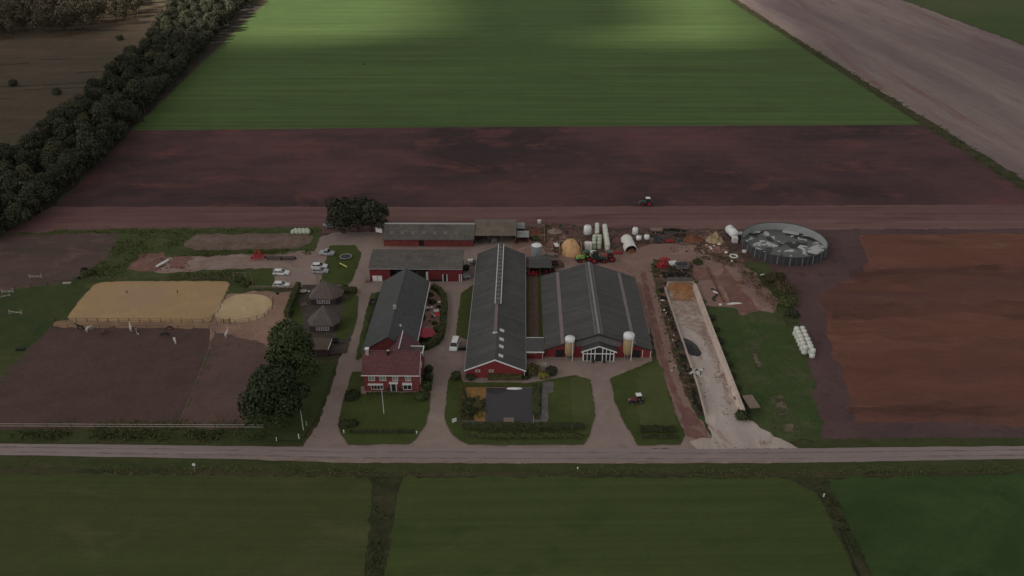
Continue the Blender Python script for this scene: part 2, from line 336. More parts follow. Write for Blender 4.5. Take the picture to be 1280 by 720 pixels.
# ------------------------------------------------------------------ mesh helpers
class MB:
    def __init__(s): s.v = []; s.f = []
    def _a(s, vs, fs):
        o = len(s.v); s.v += [tuple(p) for p in vs]; s.f += [tuple(i + o for i in q) for q in fs]
    def box(s, cx, cy, z0, sx, sy, sz, rz=0, top=1.0, topy=None, dx=0, dy=0):
        """box standing on z0; top shrinks the upper face, dx/dy shift it"""
        ty = top if topy is None else topy
        c, q = math.cos(rz), math.sin(rz); vs = []
        for z, kx, ky, ox, oy in ((z0, 1, 1, 0, 0), (z0 + sz, top, ty, dx, dy)):
            for ax, ay in ((-1, -1), (1, -1), (1, 1), (-1, 1)):
                x, y = ax * sx / 2 * kx + ox, ay * sy / 2 * ky + oy
                vs.append((cx + x * c - y * q, cy + x * q + y * c, z))
        s._a(vs, [(3, 2, 1, 0), (4, 5, 6, 7), (0, 1, 5, 4), (1, 2, 6, 5), (2, 3, 7, 6), (3, 0, 4, 7)]); return s
    def tube(s, p, q, r0, r1=None, n=8):
        r1 = r0 if r1 is None else r1
        p, q = Vector(p), Vector(q); d = (q - p).normalized()
        u = d.orthogonal().normalized(); w = d.cross(u); vs = []
        for P, r in ((p, r0), (q, r1)):
            for i in range(n):
                a = 2 * math.pi * i / n; vs.append(P + u * math.cos(a) * r + w * math.sin(a) * r)
        fs = [(i, (i + 1) % n, n + (i + 1) % n, n + i) for i in range(n)]
        fs += [tuple(range(n - 1, -1, -1)), tuple(range(n, 2 * n))]
        s._a(vs, fs); return s
    def lathe(s, prof, n=16, cx=0, cy=0):
        vs = []; fs = []
        for r, z in prof:
            for i in range(n):
                a = 2 * math.pi * i / n; vs.append((cx + r * math.cos(a), cy + r * math.sin(a), z))
        for k in range(len(prof) - 1):
            for i in range(n):
                j = (i + 1) % n; fs.append((k * n + i, k * n + j, (k + 1) * n + j, (k + 1) * n + i))
        fs.append(tuple(range(n - 1, -1, -1))); fs.append(tuple(range((len(prof) - 1) * n, len(prof) * n)))
        s._a(vs, fs); return s
    def prism(s, poly, z0, z1, inset=0):
        """vertical prism; z1 may be a function of x, y"""
        n = len(poly)
        f0 = z0 if callable(z0) else (lambda x, y: z0); f1 = z1 if callable(z1) else (lambda x, y: z1)
        vs = [(p[0], p[1], f0(p[0], p[1])) for p in poly] + [(p[0], p[1], f1(p[0], p[1])) for p in poly]
        fs = [(i, (i + 1) % n, n + (i + 1) % n, n + i) for i in range(n)]
        fs += [tuple(range(n - 1, -1, -1)), tuple(range(n, 2 * n))]
        s._a(vs, fs); return s
    def slab(s, poly, zf, th): return s.prism(poly, zf, lambda x, y: zf(x, y) + th)
    def xz(s, poly, y0, y1, tx=None):
        """outline in x-z pushed from y0 to y1"""
        n = len(poly)
        vs = [(p[0], y0, p[1]) for p in poly] + [(p[0], y1, p[1]) for p in poly]
        fs = [(i, (i + 1) % n, n + (i + 1) % n, n + i) for i in range(n)]
        fs += [tuple(range(n - 1, -1, -1)), tuple(range(n, 2 * n))]
        s._a(vs, fs); return s
    def yz(s, poly, x0, x1):
        n = len(poly)
        vs = [(x0, p[0], p[1]) for p in poly] + [(x1, p[0], p[1]) for p in poly]
        fs = [(i, (i + 1) % n, n + (i + 1) % n, n + i) for i in range(n)]
        fs += [tuple(range(n - 1, -1, -1)), tuple(range(n, 2 * n))]
        s._a(vs, fs); return s
    def mesh(s, name, mat, smooth=False, bevel=0):
        me = bpy.data.meshes.new(name); me.from_pydata(s.v, [], s.f); me.update()
        bm = bmesh.new(); bm.from_mesh(me); bmesh.ops.recalc_face_normals(bm, faces=bm.faces)
        if bevel: bmesh.ops.bevel(bm, geom=list(bm.edges), offset=bevel, segments=2, affect='EDGES', clamp_overlap=True)
        bm.to_mesh(me); bm.free()
        if smooth: me.polygons.foreach_set('use_smooth', [True] * len(me.polygons))
        me.materials.append(M[mat] if isinstance(mat, str) else mat); return me
    def build(s, name, mat, parent=None, smooth=False, bevel=0, label=None):
        return mkobj(name, s.mesh(name, mat, smooth, bevel), parent, label)

def mkobj(name, me, parent=None, label=None):
    o = bpy.data.objects.new(name, me); COL.objects.link(o)
    if parent: o.parent = parent
    if label: o['label'] = label
    return o
def tag(o, label=None, cat=None, group=None, kind=None):
    if label: o['label'] = label
    if cat: o['category'] = cat
    if group: o['group'] = group
    if kind: o['kind'] = kind
    return o
def thing(name, label, cat, loc, rz=0.0, group=None):
    o = bpy.data.objects.new(name, None); COL.objects.link(o); o.empty_display_size = 0.3
    o.location = loc; o.rotation_euler = (0, 0, rz); return tag(o, label, cat, group)
KIDS = {}
def copy_tree(o, parent=None):
    c = o.copy(); COL.objects.link(c); c.parent = parent
    for ch in [k for k in bpy.data.objects if k.parent == o]: copy_tree(ch, c)
    return c
def kids_of(o): return [(k, [q for q in bpy.data.objects if q.parent == k]) for k in bpy.data.objects if k.parent == o]
def fast_copy(o, kids, loc, rz, scale=1.0, label=None, group=None):
    c = o.copy(); COL.objects.link(c); c.location = loc; c.rotation_euler = (0, 0, rz)
    c.scale = (scale,) * 3 if isinstance(scale, (int, float)) else scale
    if label: c['label'] = label
    if group: c['group'] = group
    for k, sub in kids:
        d = k.copy(); COL.objects.link(d); d.parent = c
        for q in sub:
            e = q.copy(); COL.objects.link(e); e.parent = d
    return c

# ------------------------------------------------------------------ ground sheets
ZL = [0.0]
def nz(x, y, s, seed=0): return noise.noise(Vector((x * s, y * s, seed * 7.3)))
def outline(pts, step, jit, seed):
    out = []; n = len(pts)
    for i in range(n):
        a, b = pts[i], pts[(i + 1) % n]; L = (b - a).length
        k = max(1, min(160, int(L / step))); nrm = Vector((-(b - a).y, (b - a).x)).normalized() if L > 1e-6 else Vector((0, 0))
        for j in range(k):
            t = j / k; p = a.lerp(b, t)
            w = min(1.0, min(t, 1 - t) * L / max(1.5 * jit, .01)) if j else 0.0
            p = p + nrm * (w * jit * 1.9 * (nz(p.x, p.y, 0.25 / max(jit, .3), seed) + .6 * nz(p.x, p.y, 0.9 / max(jit, .3), seed + 3)))
            out.append(p)
    return out
def smooth_poly(pts, it=2):
    for _ in range(it):
        o = []
        for i in range(len(pts)):
            a, b = pts[i], pts[(i + 1) % len(pts)]
            o += [a.lerp(b, 0.25), a.lerp(b, 0.75)]
        pts = o
    return pts
POLY = {}
def patch(name, px, mat, jit=0.3, step=None, rnd=0, kind='structure'):
    ZL[0] += 0.004; z = ZL[0]
    pts = [G(a, b).to_2d() for a, b in px]
    if rnd: pts = smooth_poly(pts, rnd)
    POLY[name] = pts
    out = outline(pts, step or max(1.0, jit * 2.5), jit, len(POLY)) if jit else pts
    me = bpy.data.meshes.new(name); bm = bmesh.new()
    vs = [bm.verts.new((p.x, p.y, z)) for p in out]
    es = [bm.edges.new((vs[i], vs[(i + 1) % len(vs)])) for i in range(len(vs))]
    bmesh.ops.triangle_fill(bm, edges=es, use_beauty=True)
    for f in bm.faces:
        if f.normal.z < 0: f.normal_flip()
    bm.to_mesh(me); bm.free(); me.materials.append(M[mat])
    o = mkobj(name, me); o['kind'] = kind; return o
def inside(p, poly):
    c = False; j = len(poly) - 1
    for i in range(len(poly)):
        a, b = poly[i], poly[j]
        if (a.y > p[1]) != (b.y > p[1]) and p[0] < (b.x - a.x) * (p[1] - a.y) / (b.y - a.y) + a.x: c = not c
        j = i
    return c

me = bpy.data.meshes.new('ground'); me.from_pydata([(-9000, -3000, 0), (9000, -3000, 0), (9000, 15000, 0), (-9000, 15000, 0)], [], [(0, 1, 2, 3)])
me.materials.append(M['ground']); o = mkobj('ground', me); o['kind'] = 'structure'

patch('green_field', [(165, 163), (320, 15), (462, -118), (724, -120), (912, 0), (1152, 157)], 'green_field', 0.5, 4)
patch('far_field', [(1131, 0), (1600, 175), (2600, 175), (1700, -118), (808, -120)], 'far_green', 0.6, 4)
patch('moor', [(-500, 275), (-60, 266), (33, 198), (100, 142), (160, 90), (240, 8), (240, -30), (-500, -30)], 'moor', 1.5, 5)
M['moor_dark'] = ground_mat('moor_dark', D(38, 33, 28), D(46, 38, 32), D(52, 44, 34), big=.1, mid=.3, fine=1.2, var=.3)
for dl in ([(-60, 109), (10, 107), (60, 105), (118, 101), (118, 103.5), (60, 107), (10, 109), (-60, 111.5)], [(30, 111.5), (108, 108.5), (108, 110.5), (30, 113)], [(-60, 79), (0, 79.5), (36, 78), (36, 80), (0, 82), (-60, 82)], [(50, 74), (88, 73), (88, 74.3), (50, 75.3)],
           [(96, 90), (138, 88), (138, 89.5), (96, 91.5)], [(33, 168), (50, 150), (72, 133), (98, 116), (101, 117), (74, 136), (53, 153), (37, 170)], [(-60, 124), (20, 123), (20, 124), (-60, 125)]):
    patch('moor_ditch', dl, 'moor_dark', 0.8, 3)
patch('field_edge_path', [(20, 291), (62, 258), (165, 160), (328, 5), (300, 5), (150, 160), (108, 215), (0, 290)], 'shaded_path', 1.0, 4)
patch('belt_floor', [(-60, 315), (32, 288), (72, 250), (126, 206), (163, 163), (236, 84), (306, 10), (334, -20), (238, -20), (226, 12), (202, 44), (164, 84), (112, 136), (48, 194), (-40, 268)], 'belt_floor', 1.5, 4)
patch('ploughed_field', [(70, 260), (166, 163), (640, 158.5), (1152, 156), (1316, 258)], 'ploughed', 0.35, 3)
patch('pale_field', [(740, -118), (804, -118), (1127, 0), (1600, 176), (1600, 440), (922, 0)], 'pale_soil', 0.8, 4)
patch('ditch_verge', [(730, -118), (734, -118), (918, 0), (1290, 231), (1600, 434), (1600, 446), (1286, 242), (1150, 154.5), (911, 0)], 'ditch', 0.7, 3)
patch('soil_strip', [(5, 292), (66, 258.5), (640, 259), (1400, 255), (1560, 290)], 'soil_strip', 0.3, 3)
patch('field_margin', [(880, 288), (1560, 284), (1800, 553), (1026, 551), (1008, 470), (990, 400), (955, 350), (905, 320)], 'margin_soil', 0.6)
patch('orange_field', [(1075, 294), (1570, 290), (1760, 529), (1068, 528), (1052, 470), (1040, 430), (1024, 372), (1068, 346), (1086, 326), (1080, 310)], 'orange_soil', 0.9)
patch('paddock_meadow', [(-420, 300), (-5, 292), (160, 286), (400, 284), (404, 320), (345, 365), (300, 545), (-420, 545)], 'weed_grass', 0.6)
patch('mud_paddock', [(-420, 303), (-5, 294), (150, 291), (138, 318), (112, 342), (80, 353), (0, 366), (-420, 378)], 'paddock_mud', 1.0)
patch('grass_paddock', [(-420, 376), (0, 365), (60, 357), (95, 354), (112, 362), (84, 392), (66, 408), (36, 436), (0, 478), (-420, 520)], 'paddock_grass', 0.8)
patch('olive_corner', [(-420, 440), (0, 436), (38, 434), (14, 462), (0, 475), (-420, 505)], 'field_left', 0.4)
patch('sand_path', [(70, 402), (95, 400), (262, 402), (272, 408), (262, 412), (66, 410)], 'sand_path', 0.4)
patch('pen_yard', [(262, 408), (284, 368), (332, 364), (372, 366), (368, 385), (342, 440), (262, 436), (250, 425)], 'pen_earth', 0.6)
patch('dark_paddock', [(64, 409), (262, 411), (262, 440), (240, 490), (222, 536), (-420, 541), (-60, 500), (2, 472), (38, 434)], 'dark_paddock', 0.5)
patch('red_paddock', [(268, 414), (330, 430), (350, 450), (340, 500), (330, 536), (224, 536), (244, 488), (262, 440)], 'red_paddock', 0.5)
patch('riding_arena', [(84, 396), (86, 400), (94, 402), (255, 403), (266, 401), (271, 394), (288, 358), (286, 353), (278, 351.5), (140, 352), (122, 354), (114, 359)], 'arena_sand', 0.25, rnd=2)
pen = [(268, 398), (270, 386), (280, 376), (292, 369), (310, 367.5), (330, 369), (340, 376), (340, 386), (330, 396), (312, 402), (294, 404), (276, 403)]
patch('round_pen_sand', pen, 'pen_sand', 0.2, rnd=2)
patch('earth_mound', [(232, 300), (248, 293), (300, 293), (372, 292), (392, 296), (388, 304), (370, 311), (300, 313), (245, 314), (230, 309)], 'mound', 0.8)
patch('gravel_strip', [(190, 338), (210, 322), (255, 321), (310, 318), (392, 314), (398, 330), (345, 338), (292, 336), (230, 340), (200, 342)], 'gravel', 0.6)
patch('red_spill', [(212, 336), (214, 325), (222, 320), (240, 322), (232, 330), (236, 338)], 'red_dirt', 0.5)
patch('dark_bed', [(158, 337), (175, 318), (205, 316), (208, 326), (195, 340)], 'red_dirt', 0.6)
# east side
patch('east_grass', [(800, 330), (880, 322), (960, 330), (1000, 400), (1014, 470), (1030, 552), (850, 556), (835, 480), (820, 400)], 'rough_grass', 0.8)
patch('road_verge_north', [(-420, 540), (0, 538), (330, 538), (420, 555), (560, 556), (985, 560), (1030, 549), (1800, 545), (1800, 560), (900, 572), (0, 572), (-420, 572)], 'verge', 0.3)
patch('yard', [(376, 562), (398, 530), (416, 480), (430, 430), (438, 390), (436, 357), (345, 361), (341, 337), (378, 333), (394, 313), (400, 297), (418, 291), (480, 290), (480, 284), (660, 296), (800, 300), (815, 335), (812, 400), (815, 450), (860, 545), (870, 562)], 'paving', 0.25)
patch('dirt_yard', [(650, 296), (700, 290), (900, 288), (905, 318), (930, 330), (975, 378), (966, 392), (905, 384), (880, 382), (868, 340), (816, 324), (814, 340), (790, 345), (700, 330), (676, 350), (656, 345), (640, 310)], 'dirt', 0.7)
patch('debris_ground', [(655, 284), (700, 280), (770, 286), (905, 286), (908, 300), (880, 308), (830, 305), (812, 306), (770, 318), (735, 316), (700, 320), (664, 308)], 'debris', 1.0)
patch('debris_ground', [(868, 300), (912, 300), (940, 322), (930, 332), (900, 322), (870, 318)], 'debris', 1.0)
patch('debris_ground', [(658, 322), (700, 325), (706, 336), (676, 352), (656, 350)], 'debris', .8)
patch('debris_ground', [(812, 330), (866, 328), (872, 345), (868, 354), (830, 354), (814, 344)], 'debris', .6)
patch('dirt_ramp', [(866, 335), (885, 335), (925, 395), (948, 390), (905, 330), (880, 385), (898, 400), (888, 405), (872, 372)], 'red_dirt', 0.5)
patch('dirt_track', [(788, 338), (812, 330), (822, 370), (836, 420), (848, 470), (868, 515), (892, 548), (860, 552), (846, 520), (824, 460), (815, 420), (800, 370)], 'dirt', 0.4)
patch('wheel_track', [(800, 340), (806, 340), (826, 420), (838, 470), (856, 512), (880, 545), (868, 547), (846, 508), (828, 462), (818, 420)], 'red_dirt', 0.25)
patch('clamp_apron', [(880, 520), (926, 516), (950, 536), (1000, 562), (872, 564), (862, 552), (890, 548)], 'clamp_slab', 0.4)
patch('clamp_slab', [(834, 352), (867, 352), (876, 372), (928, 520), (884, 524), (872, 480), (850, 415), (832, 362)], 'clamp_slab', 0.1)
patch('clamp_bank', [(818, 345), (832, 350), (833, 366), (850, 418), (871, 480), (882, 522), (874, 520), (858, 496), (842, 440), (828, 390)], 'debris', .5)
patch('clamp_slab_stain', [(835, 354), (866, 354), (876, 380), (888, 412), (893, 430), (880, 434), (874, 420), (862, 412), (850, 408), (838, 372)], 'clamp_stain', 0.8)
patch('clamp_stain', [(893, 445), (898, 450), (914, 505), (920, 520), (912, 518), (905, 490), (896, 460)], 'clamp_stain', 0.5)
patch('red_earth_patch', [(852, 512), (862, 508), (892, 548), (862, 550), (850, 535)], 'red_dirt', 0.4, rnd=1)
patch('barn_alley', [(658, 345), (676, 345), (680, 424), (656, 424)], 'lawn', 0.2)
patch('barn_alley_path', [(661, 345), (671, 345), (673, 424), (661, 424)], 'red_paddock', 0.15)
# lawns
for pl in ([(1076, 296), (1180, 294), (1560, 296), (1580, 332), (1200, 334), (1092, 328), (1082, 310)], [(1044, 442), (1060, 436), (1640, 432), (1740, 505), (1076, 508), (1056, 480)], [(1064, 352), (1120, 350), (1590, 352), (1600, 364), (1060, 366)], [(1036, 400), (1500, 398), (1640, 412), (1046, 420)]):
    patch('pale_soil_streak', pl, 'tan_streak', 1.6)
for pl in ([(1062, 338), (1200, 334), (1590, 336), (1600, 350), (1200, 354), (1060, 350)], [(1040, 382), (1620, 376), (1640, 398), (1040, 400)], [(1060, 508), (1400, 506), (1740, 510), (1750, 520), (1062, 520)], [(1046, 424), (1650, 418), (1660, 430), (1050, 434)]):
    patch('dark_soil_streak', pl, 'dark_streak', 1.6)
patch('worn_grass', [(936, 430), (948, 436), (962, 470), (978, 490), (990, 520), (1000, 540), (975, 545), (950, 538), (968, 510), (956, 480), (944, 455)], 'worn', 1.2)
patch('clamp_stain', [(836, 354), (866, 354), (872, 366), (874, 376), (842, 376)], 'silage_stain', 1.0)
patch('play_lawn', [(412, 308), (443, 307), (452, 318), (448, 330), (440, 352), (432, 358), (400, 356), (404, 340), (408, 325)], 'lawn', 0.2)
patch('parking_lawn', [(312, 338), (342, 336), (345, 361), (312, 362)], 'lawn', 0.3)
patch('pavilion_garden', [(374, 362), (436, 362), (448, 372), (446, 400), (438, 428), (420, 432), (385, 440), (360, 430), (366, 390)], 'lawn', 0.2)
patch('pavilion_terrace', [(378, 357), (420, 356), (436, 374), (428, 412), (440, 415), (434, 442), (398, 446), (376, 430), (380, 400), (372, 376)], 'dark_terrace', 0.15)
patch('pavilion_lawn', [(430, 374), (447, 374), (444, 398), (426, 398)], 'lawn', 0.1)
patch('lower_lawn', [(424, 402), (441, 402), (434, 426), (418, 426)], 'lawn', 0.1)
patch('tree_lawn', [(392, 455), (420, 455), (398, 520), (376, 552), (300, 552), (312, 520), (340, 470)], 'paddock_grass', 0.3)
patch('front_lawn', [(440, 466), (534, 462), (542, 470), (537, 510), (533, 530), (520, 550), (512, 556), (435, 557), (427, 545), (422, 532), (428, 505), (436, 480)], 'lawn', 0.15)
patch('house_plinth', [(451, 484), (532, 484), (531, 493.5), (452, 493.5)], 'paving', 0.0)
patch('centre_lawn', [(560, 478), (566, 468), (574, 470), (580, 479), (660, 480), (720, 470), (738, 476), (744, 520), (737, 545), (729, 557), (586, 557), (566, 545), (556, 525)], 'lawn', 0.15)
patch('centre_lawn_mown', [(713, 475), (721, 471), (737, 477), (743, 520), (736, 543), (722, 546), (716, 520)], 'lawn_pale', 0.15)
patch('strip_lawn', [(576, 368), (590, 358), (600, 350), (590, 420), (584, 426), (570, 420)], 'lawn', 0.15)
patch('side_lawn', [(763, 474), (822, 450), (832, 480), (845, 520), (856, 545), (850, 557), (797, 558), (778, 525), (769, 505)], 'lawn', 0.15)
patch('side_lawn_mown', [(796, 466), (822, 453), (830, 480), (841, 515), (846, 532), (800, 534), (792, 500)], 'lawn_pale', 0.6)
patch('garden_bed', [(578, 484), (680, 484), (686, 532), (575, 532)], 'planting', 0.3)
patch('garden_path', [(678, 479), (692, 479), (691, 492), (685, 493), (685, 532), (575, 532), (578, 527), (676, 526)], 'grey_gravel', 0.1)
patch('gravel_terrace', [(582, 485.5), (608, 485.5), (608, 498), (598, 503), (584, 497)], 'terrace', 0.2)
patch('yellow_bed', [(594, 516), (606, 516), (606, 528), (593, 527)], 'terrace', 0.2)
patch('pond', [(608, 489), (610, 487), (666, 486), (667, 530), (606, 531)], 'water', 0.05)
patch('garden_terrace', [(527, 362), (545, 360), (556, 375), (553, 420), (540, 434), (518, 436), (522, 400)], 'dirt', 0.2)
patch('left_garden_strip', [(464, 368), (476, 366), (458, 440), (446, 452), (446, 440)], 'rough_grass', 0.2)
# road and the fields in front
patch('foreground_grass', [(-800, 566), (0, 568), (640, 574), (1280, 570), (2200, 564), (3400, 1110), (-2400, 1110)], 'ditch_green', 0)
patch('road', [(-600, 553), (0, 556), (300, 559), (430, 561), (640, 561), (880, 563), (990, 562), (1280, 559), (1900, 553), (1900, 569), (1280, 575), (1000, 580), (640, 580.5), (430, 579.5), (300, 575.5), (0, 570.5), (-600, 566)], 'asphalt', 0.08, 3)
M['wheel_path'] = ground_mat('wheel_path', D(101, 90, 88), D(105, 94, 91), big=.1, aniso=(.3, 2), fine=2, var=.06, bump=.1)
ragged(M['wheel_path'], .3, .42, .25, (.3, 1, 1))
_t = [(-600, 553), (0, 556), (300, 559), (430, 561), (640, 561), (880, 563), (990, 562), (1280, 559), (1900, 553)]; _b = [(-600, 566), (0, 570.5), (300, 575.5), (430, 579.5), (640, 580.5), (880, 580), (1000, 580), (1280, 575), (1900, 569)]
for u in (.26, .66):
    up = [(a[0] * (1 - u) + b[0] * u, a[1] * (1 - u) + b[1] * u) for a, b in zip(_t, _b)]
    patch('wheel_path', up + [(x, y + 1.6) for x, y in reversed(up)], 'wheel_path', .12, 2)
patch('road_shoulder', [(310, 573), (430, 577), (640, 579), (900, 578), (1000, 578), (960, 582), (880, 581.5), (640, 582.2), (430, 581), (330, 578.5)], 'gravel', .35, 1)
patch('road_verge_south', [(-600, 566.5), (0, 571.2), (300, 576), (430, 580), (640, 581), (1000, 580.5), (1280, 575.5), (1900, 569.5), (1900, 592), (1280, 594), (1020, 599), (640, 597), (470, 597), (0, 592), (-600, 588)], 'verge', 0.15, 2)
patch('ditch_water_side', [(-600, 583), (0, 587), (480, 592), (1000, 592), (1280, 589), (1900, 586), (1900, 592), (1280, 594.5), (1000, 598), (480, 598), (0, 592.5), (-600, 589)], 'ditch', 0.15)
patch('west_field', [(-600, 590), (0, 593), (458, 598), (466, 612), (452, 760), (440, 1100), (-2200, 1100)], 'field_left', 0.4)
patch('middle_field', [(504, 600), (640, 598), (985, 600), (1020, 618), (1044, 660), (1078, 745), (1290, 1100), (440, 1100), (476, 760), (492, 640)], 'field_mid', 0.4)
patch('east_field', [(1034, 600), (1280, 595), (1900, 594), (3200, 1100), (1310, 1100), (1094, 740), (1050, 640)], 'field_right', 0.4)
patch('west_ditch', [(468, 600), (498, 600), (494, 640), (478, 740), (450, 1100), (436, 1100), (454, 740), (466, 640)], 'ditch_green', 0.4)
patch('east_ditch', [(1022, 614), (1040, 618), (1062, 660), (1096, 735), (1290, 1050), (1270, 1050), (1076, 735), (1040, 660)], 'ditch_green', 0.3)
M['ditch_dark'] = ground_mat('ditch_dark', D(26, 27, 19), D(34, 33, 23), big=0.4, fine=2)
patch('east_ditch_water', [(1049, 668), (1052, 667), (1083, 740), (1160, 880), (1154, 880), (1078, 740)], 'ditch_dark', 0.12)
# ------------------------------------------------------------------ foliage
class Leaves:
    def __init__(s, seed): s.v = []; s.f = []; s.r = random.Random(seed)
    def quad(s, p, n, size):
        r = s.r; n = Vector(n)
        if n.length < 1e-6: n = Vector((0, 0, 1))
        n.normalize(); u = n.orthogonal().normalized(); w = n.cross(u); a = r.uniform(0, 6.28)
        u, w = u * math.cos(a) + w * math.sin(a), w * math.cos(a) - u * math.sin(a)
        u *= size * r.uniform(.35, .65); w *= size * r.uniform(.35, .65); o = len(s.v); b = n * size * r.uniform(-.12, .12)
        s.v += [tuple(p - u - w), tuple(p + u - w * .7 + b), tuple(p + u * .8 + w - b), tuple(p - u * .9 + w * 1.1 + b)]
        s.f.append((o, o + 1, o + 2, o + 3))
    def lobe(s, c, rad3, n, size, shell=0.6, jit=0.7, zmin=None):
        r = s.r; c = Vector(c)
        for _ in range(n):
            d = Vector((r.gauss(0, 1), r.gauss(0, 1), r.gauss(0, 1))).normalized()
            if d.z < -0.5 and r.random() < .6: d.z *= -1
            k = shell + (1 - shell) * math.sqrt(r.random())
            if r.random() < .06: k *= 1.12
            p = c + Vector((d.x * rad3[0], d.y * rad3[1], d.z * rad3[2])) * k
            if zmin is not None and p.z < zmin: continue
            s.quad(p, d + Vector((r.uniform(-jit, jit), r.uniform(-jit, jit), r.uniform(-jit, jit))), size * r.uniform(.7, 1.3))
    def boxy(s, sx, sy, sz, n, size):
        r = s.r
        for _ in range(n):
            k = r.random()
            top = sx * sy; side = sz * (sx + sy) * 2
            if r.random() < top / (top + side) * 1.3:
                p = Vector((r.uniform(-.5, .5) * sx, r.uniform(-.5, .5) * sy, sz + r.gauss(0, size * .25))); n_ = Vector((0, 0, 1))
            elif r.random() < sx / (sx + sy):
                q = r.choice((-1, 1)); p = Vector((r.uniform(-.5, .5) * sx, q * (sy / 2 + r.gauss(0, size * .2)), r.uniform(0, 1) * sz)); n_ = Vector((0, q, .3))
            else:
                q = r.choice((-1, 1)); p = Vector((q * (sx / 2 + r.gauss(0, size * .2)), r.uniform(-.5, .5) * sy, r.uniform(0, 1) * sz)); n_ = Vector((q, 0, .3))
            s.quad(p, n_ + Vector((r.uniform(-.6, .6), r.uniform(-.6, .6), r.uniform(-.4, .4))), size * r.uniform(.7, 1.3))
    def mesh(s, name, mat):
        me = bpy.data.meshes.new(name); me.from_pydata(s.v, [], s.f); me.update(); me.materials.append(M[mat]); return me

def tree_meshes(seed, h, r, nq, size, mat, lobes=11, trunk_h=0.3):
    """meshes of one kind of broadleaved tree: trunk with limbs, crown of leaf clumps"""
    R = random.Random(seed); L = Leaves(seed); t = MB()
    th = h * trunk_h
    t.tube((0, 0, -.2), (0, 0, th), .035 * h, .026 * h, 8)
    t.tube((0, 0, th), (R.uniform(-.3, .3), R.uniform(-.3, .3), h * .8), .026 * h, .008 * h, 7)
    core = (0, 0, h * .58); L.lobe(core, (r * .72, r * .72, h * .38), int(nq * .3), size, .55)
    for i in range(lobes):
        a = i * 2.399 + R.uniform(-.4, .4); k = R.uniform(.35, .78) * r; z = h * (R.uniform(.3, .62) if i % 3 else R.uniform(.62, .82))
        if i % 3 == 0: k *= .6
        c = (k * math.cos(a), k * math.sin(a), z); q = r * R.uniform(.28, .46)
        t.tube((0, 0, th * R.uniform(.7, 1.3)), c, .012 * h, .004 * h, 5)
        L.lobe(c, (q, q * R.uniform(.8, 1.2), q * R.uniform(.7, 1.0)), int(nq * .7 / lobes), size, .5)
    return t.mesh('trunk', 'bark'), L.mesh('crown', mat)
def tree_thing(name, ms, label, loc, rz=0, group=None, scale=1, cat='tree'):
    t = thing(name, label, cat, loc, rz, group); t.scale = (scale,) * 3
    mkobj('trunk', ms[0], t); mkobj('crown', ms[1], t); return t

# the tree belt on the left
belt_ms = [tree_meshes(100 + i, [12, 14, 10.5, 15, 12.5, 9][i], [4.6, 5.4, 4.4, 5.2, 5.6, 4.2][i], 2900, .52, 'leaf_belt', 19, .2) for i in range(6)]
protos = [None] * 6; R = random.Random(5)
belt = [Vector(p) for p in POLY['belt_floor']]
pts = []; tries = 0
minx, maxx = min(p.x for p in belt), max(p.x for p in belt); miny, maxy = min(p.y for p in belt), max(p.y for p in belt)
while tries < 60000 and len(pts) < 299:
    tries += 1
    x, y = R.uniform(-330, maxx), R.uniform(200, 820)
    if not inside((x, y), belt): continue
    if y < 232 and x < -185: continue
    dmin = 5.5 if y < 480 else 6.8
    if all((x - a) ** 2 + (y - b) ** 2 > dmin * dmin for a, b in pts): pts.append((x, y))
for i, (x, y) in enumerate(pts):
    k = R.randrange(6); sc = R.uniform(.68, .98)
    if protos[k] is None:
        protos[k] = tree_thing('belt_tree', belt_ms[k], 'dense dark tree in the long tree belt left of the green field', (x, y, 0), R.uniform(0, 6.28), 'trees of the long belt', sc)
        protos[k]['_k'] = 1; del protos[k]['_k']
    else: fast_copy(protos[k], [(c, []) for c in protos[k].children], (x, y, 0), R.uniform(0, 6.28), sc)

L = Leaves(55); R = random.Random(56); c_ = 0
while c_ < 1000:
    x, y = R.uniform(-330, maxx), R.uniform(200, 820)
    if not inside((x, y), belt): continue
    c_ += 1; z = R.uniform(1.5, 6.5); L.lobe((x, y, z), (2.8, 2.8, 2.0), 60, .6, .3, zmin=.1)
o = mkobj('belt_thicket', L.mesh('belt_thicket', 'leaf_belt')); tag(o, 'dense dark undergrowth filling the long tree belt', 'thicket', kind='stuff')
# lone bushes on the moor
for px, py, lab in ((150, 50, 'small dark bush on the brown moor nearest the far wood'), (17, 107, 'small dark bush at the left end of the moor ditch'),
                    (72, 118, 'small dark bush on the moor beside the tree belt')):
    L = Leaves(px); L.lobe((0, 0, 1.3), (2.2, 2.0, 1.7), 260, .6, .4, zmin=0)
    o = mkobj('bush', L.mesh('bush', 'leaf_belt')); o.location = G(px, py); tag(o, lab, 'bush')

# the wood beyond the moor: nobody could count it
L = Leaves(77); R = random.Random(8)
wood = [G(a, b).to_2d() for a, b in [(-420, 62), (0, 49), (60, 47), (112, 43), (150, 34), (182, 18), (200, -5), (120, -50), (-420, -50)]]
cnt = 0; tk = MB()
while cnt < 2500:
    x, y = R.uniform(-720, -180), R.uniform(440, 1000)
    if not inside((x, y), wood): continue
    cnt += 1; h = R.uniform(10, 16); r = R.uniform(2.4, 4.2)
    near = y < 640
    L.lobe((x, y, h * .62), (r, r, h * .4), 200 if near else 50, .75 if near else 1.5, .3, zmin=1)
    if near and R.random() < .7:
        tk.tube((x, y, 0), (x + R.uniform(-.6, .6), y, h * .95), .16, .06, 4)
tk.v, tk.f = tk.v, tk.f
me = L.mesh('far_wood', 'leaf_wood')
base = len(me.vertices)
me2 = bpy.data.meshes.new('far_wood'); me2.from_pydata(L.v + tk.v, [], L.f + [tuple(i + base for i in f) for f in tk.f]); me2.update()
me2.materials.append(M['leaf_wood']); me2.materials.append(M['bark'])
for p in me2.polygons[len(L.f):]: p.material_index = 1
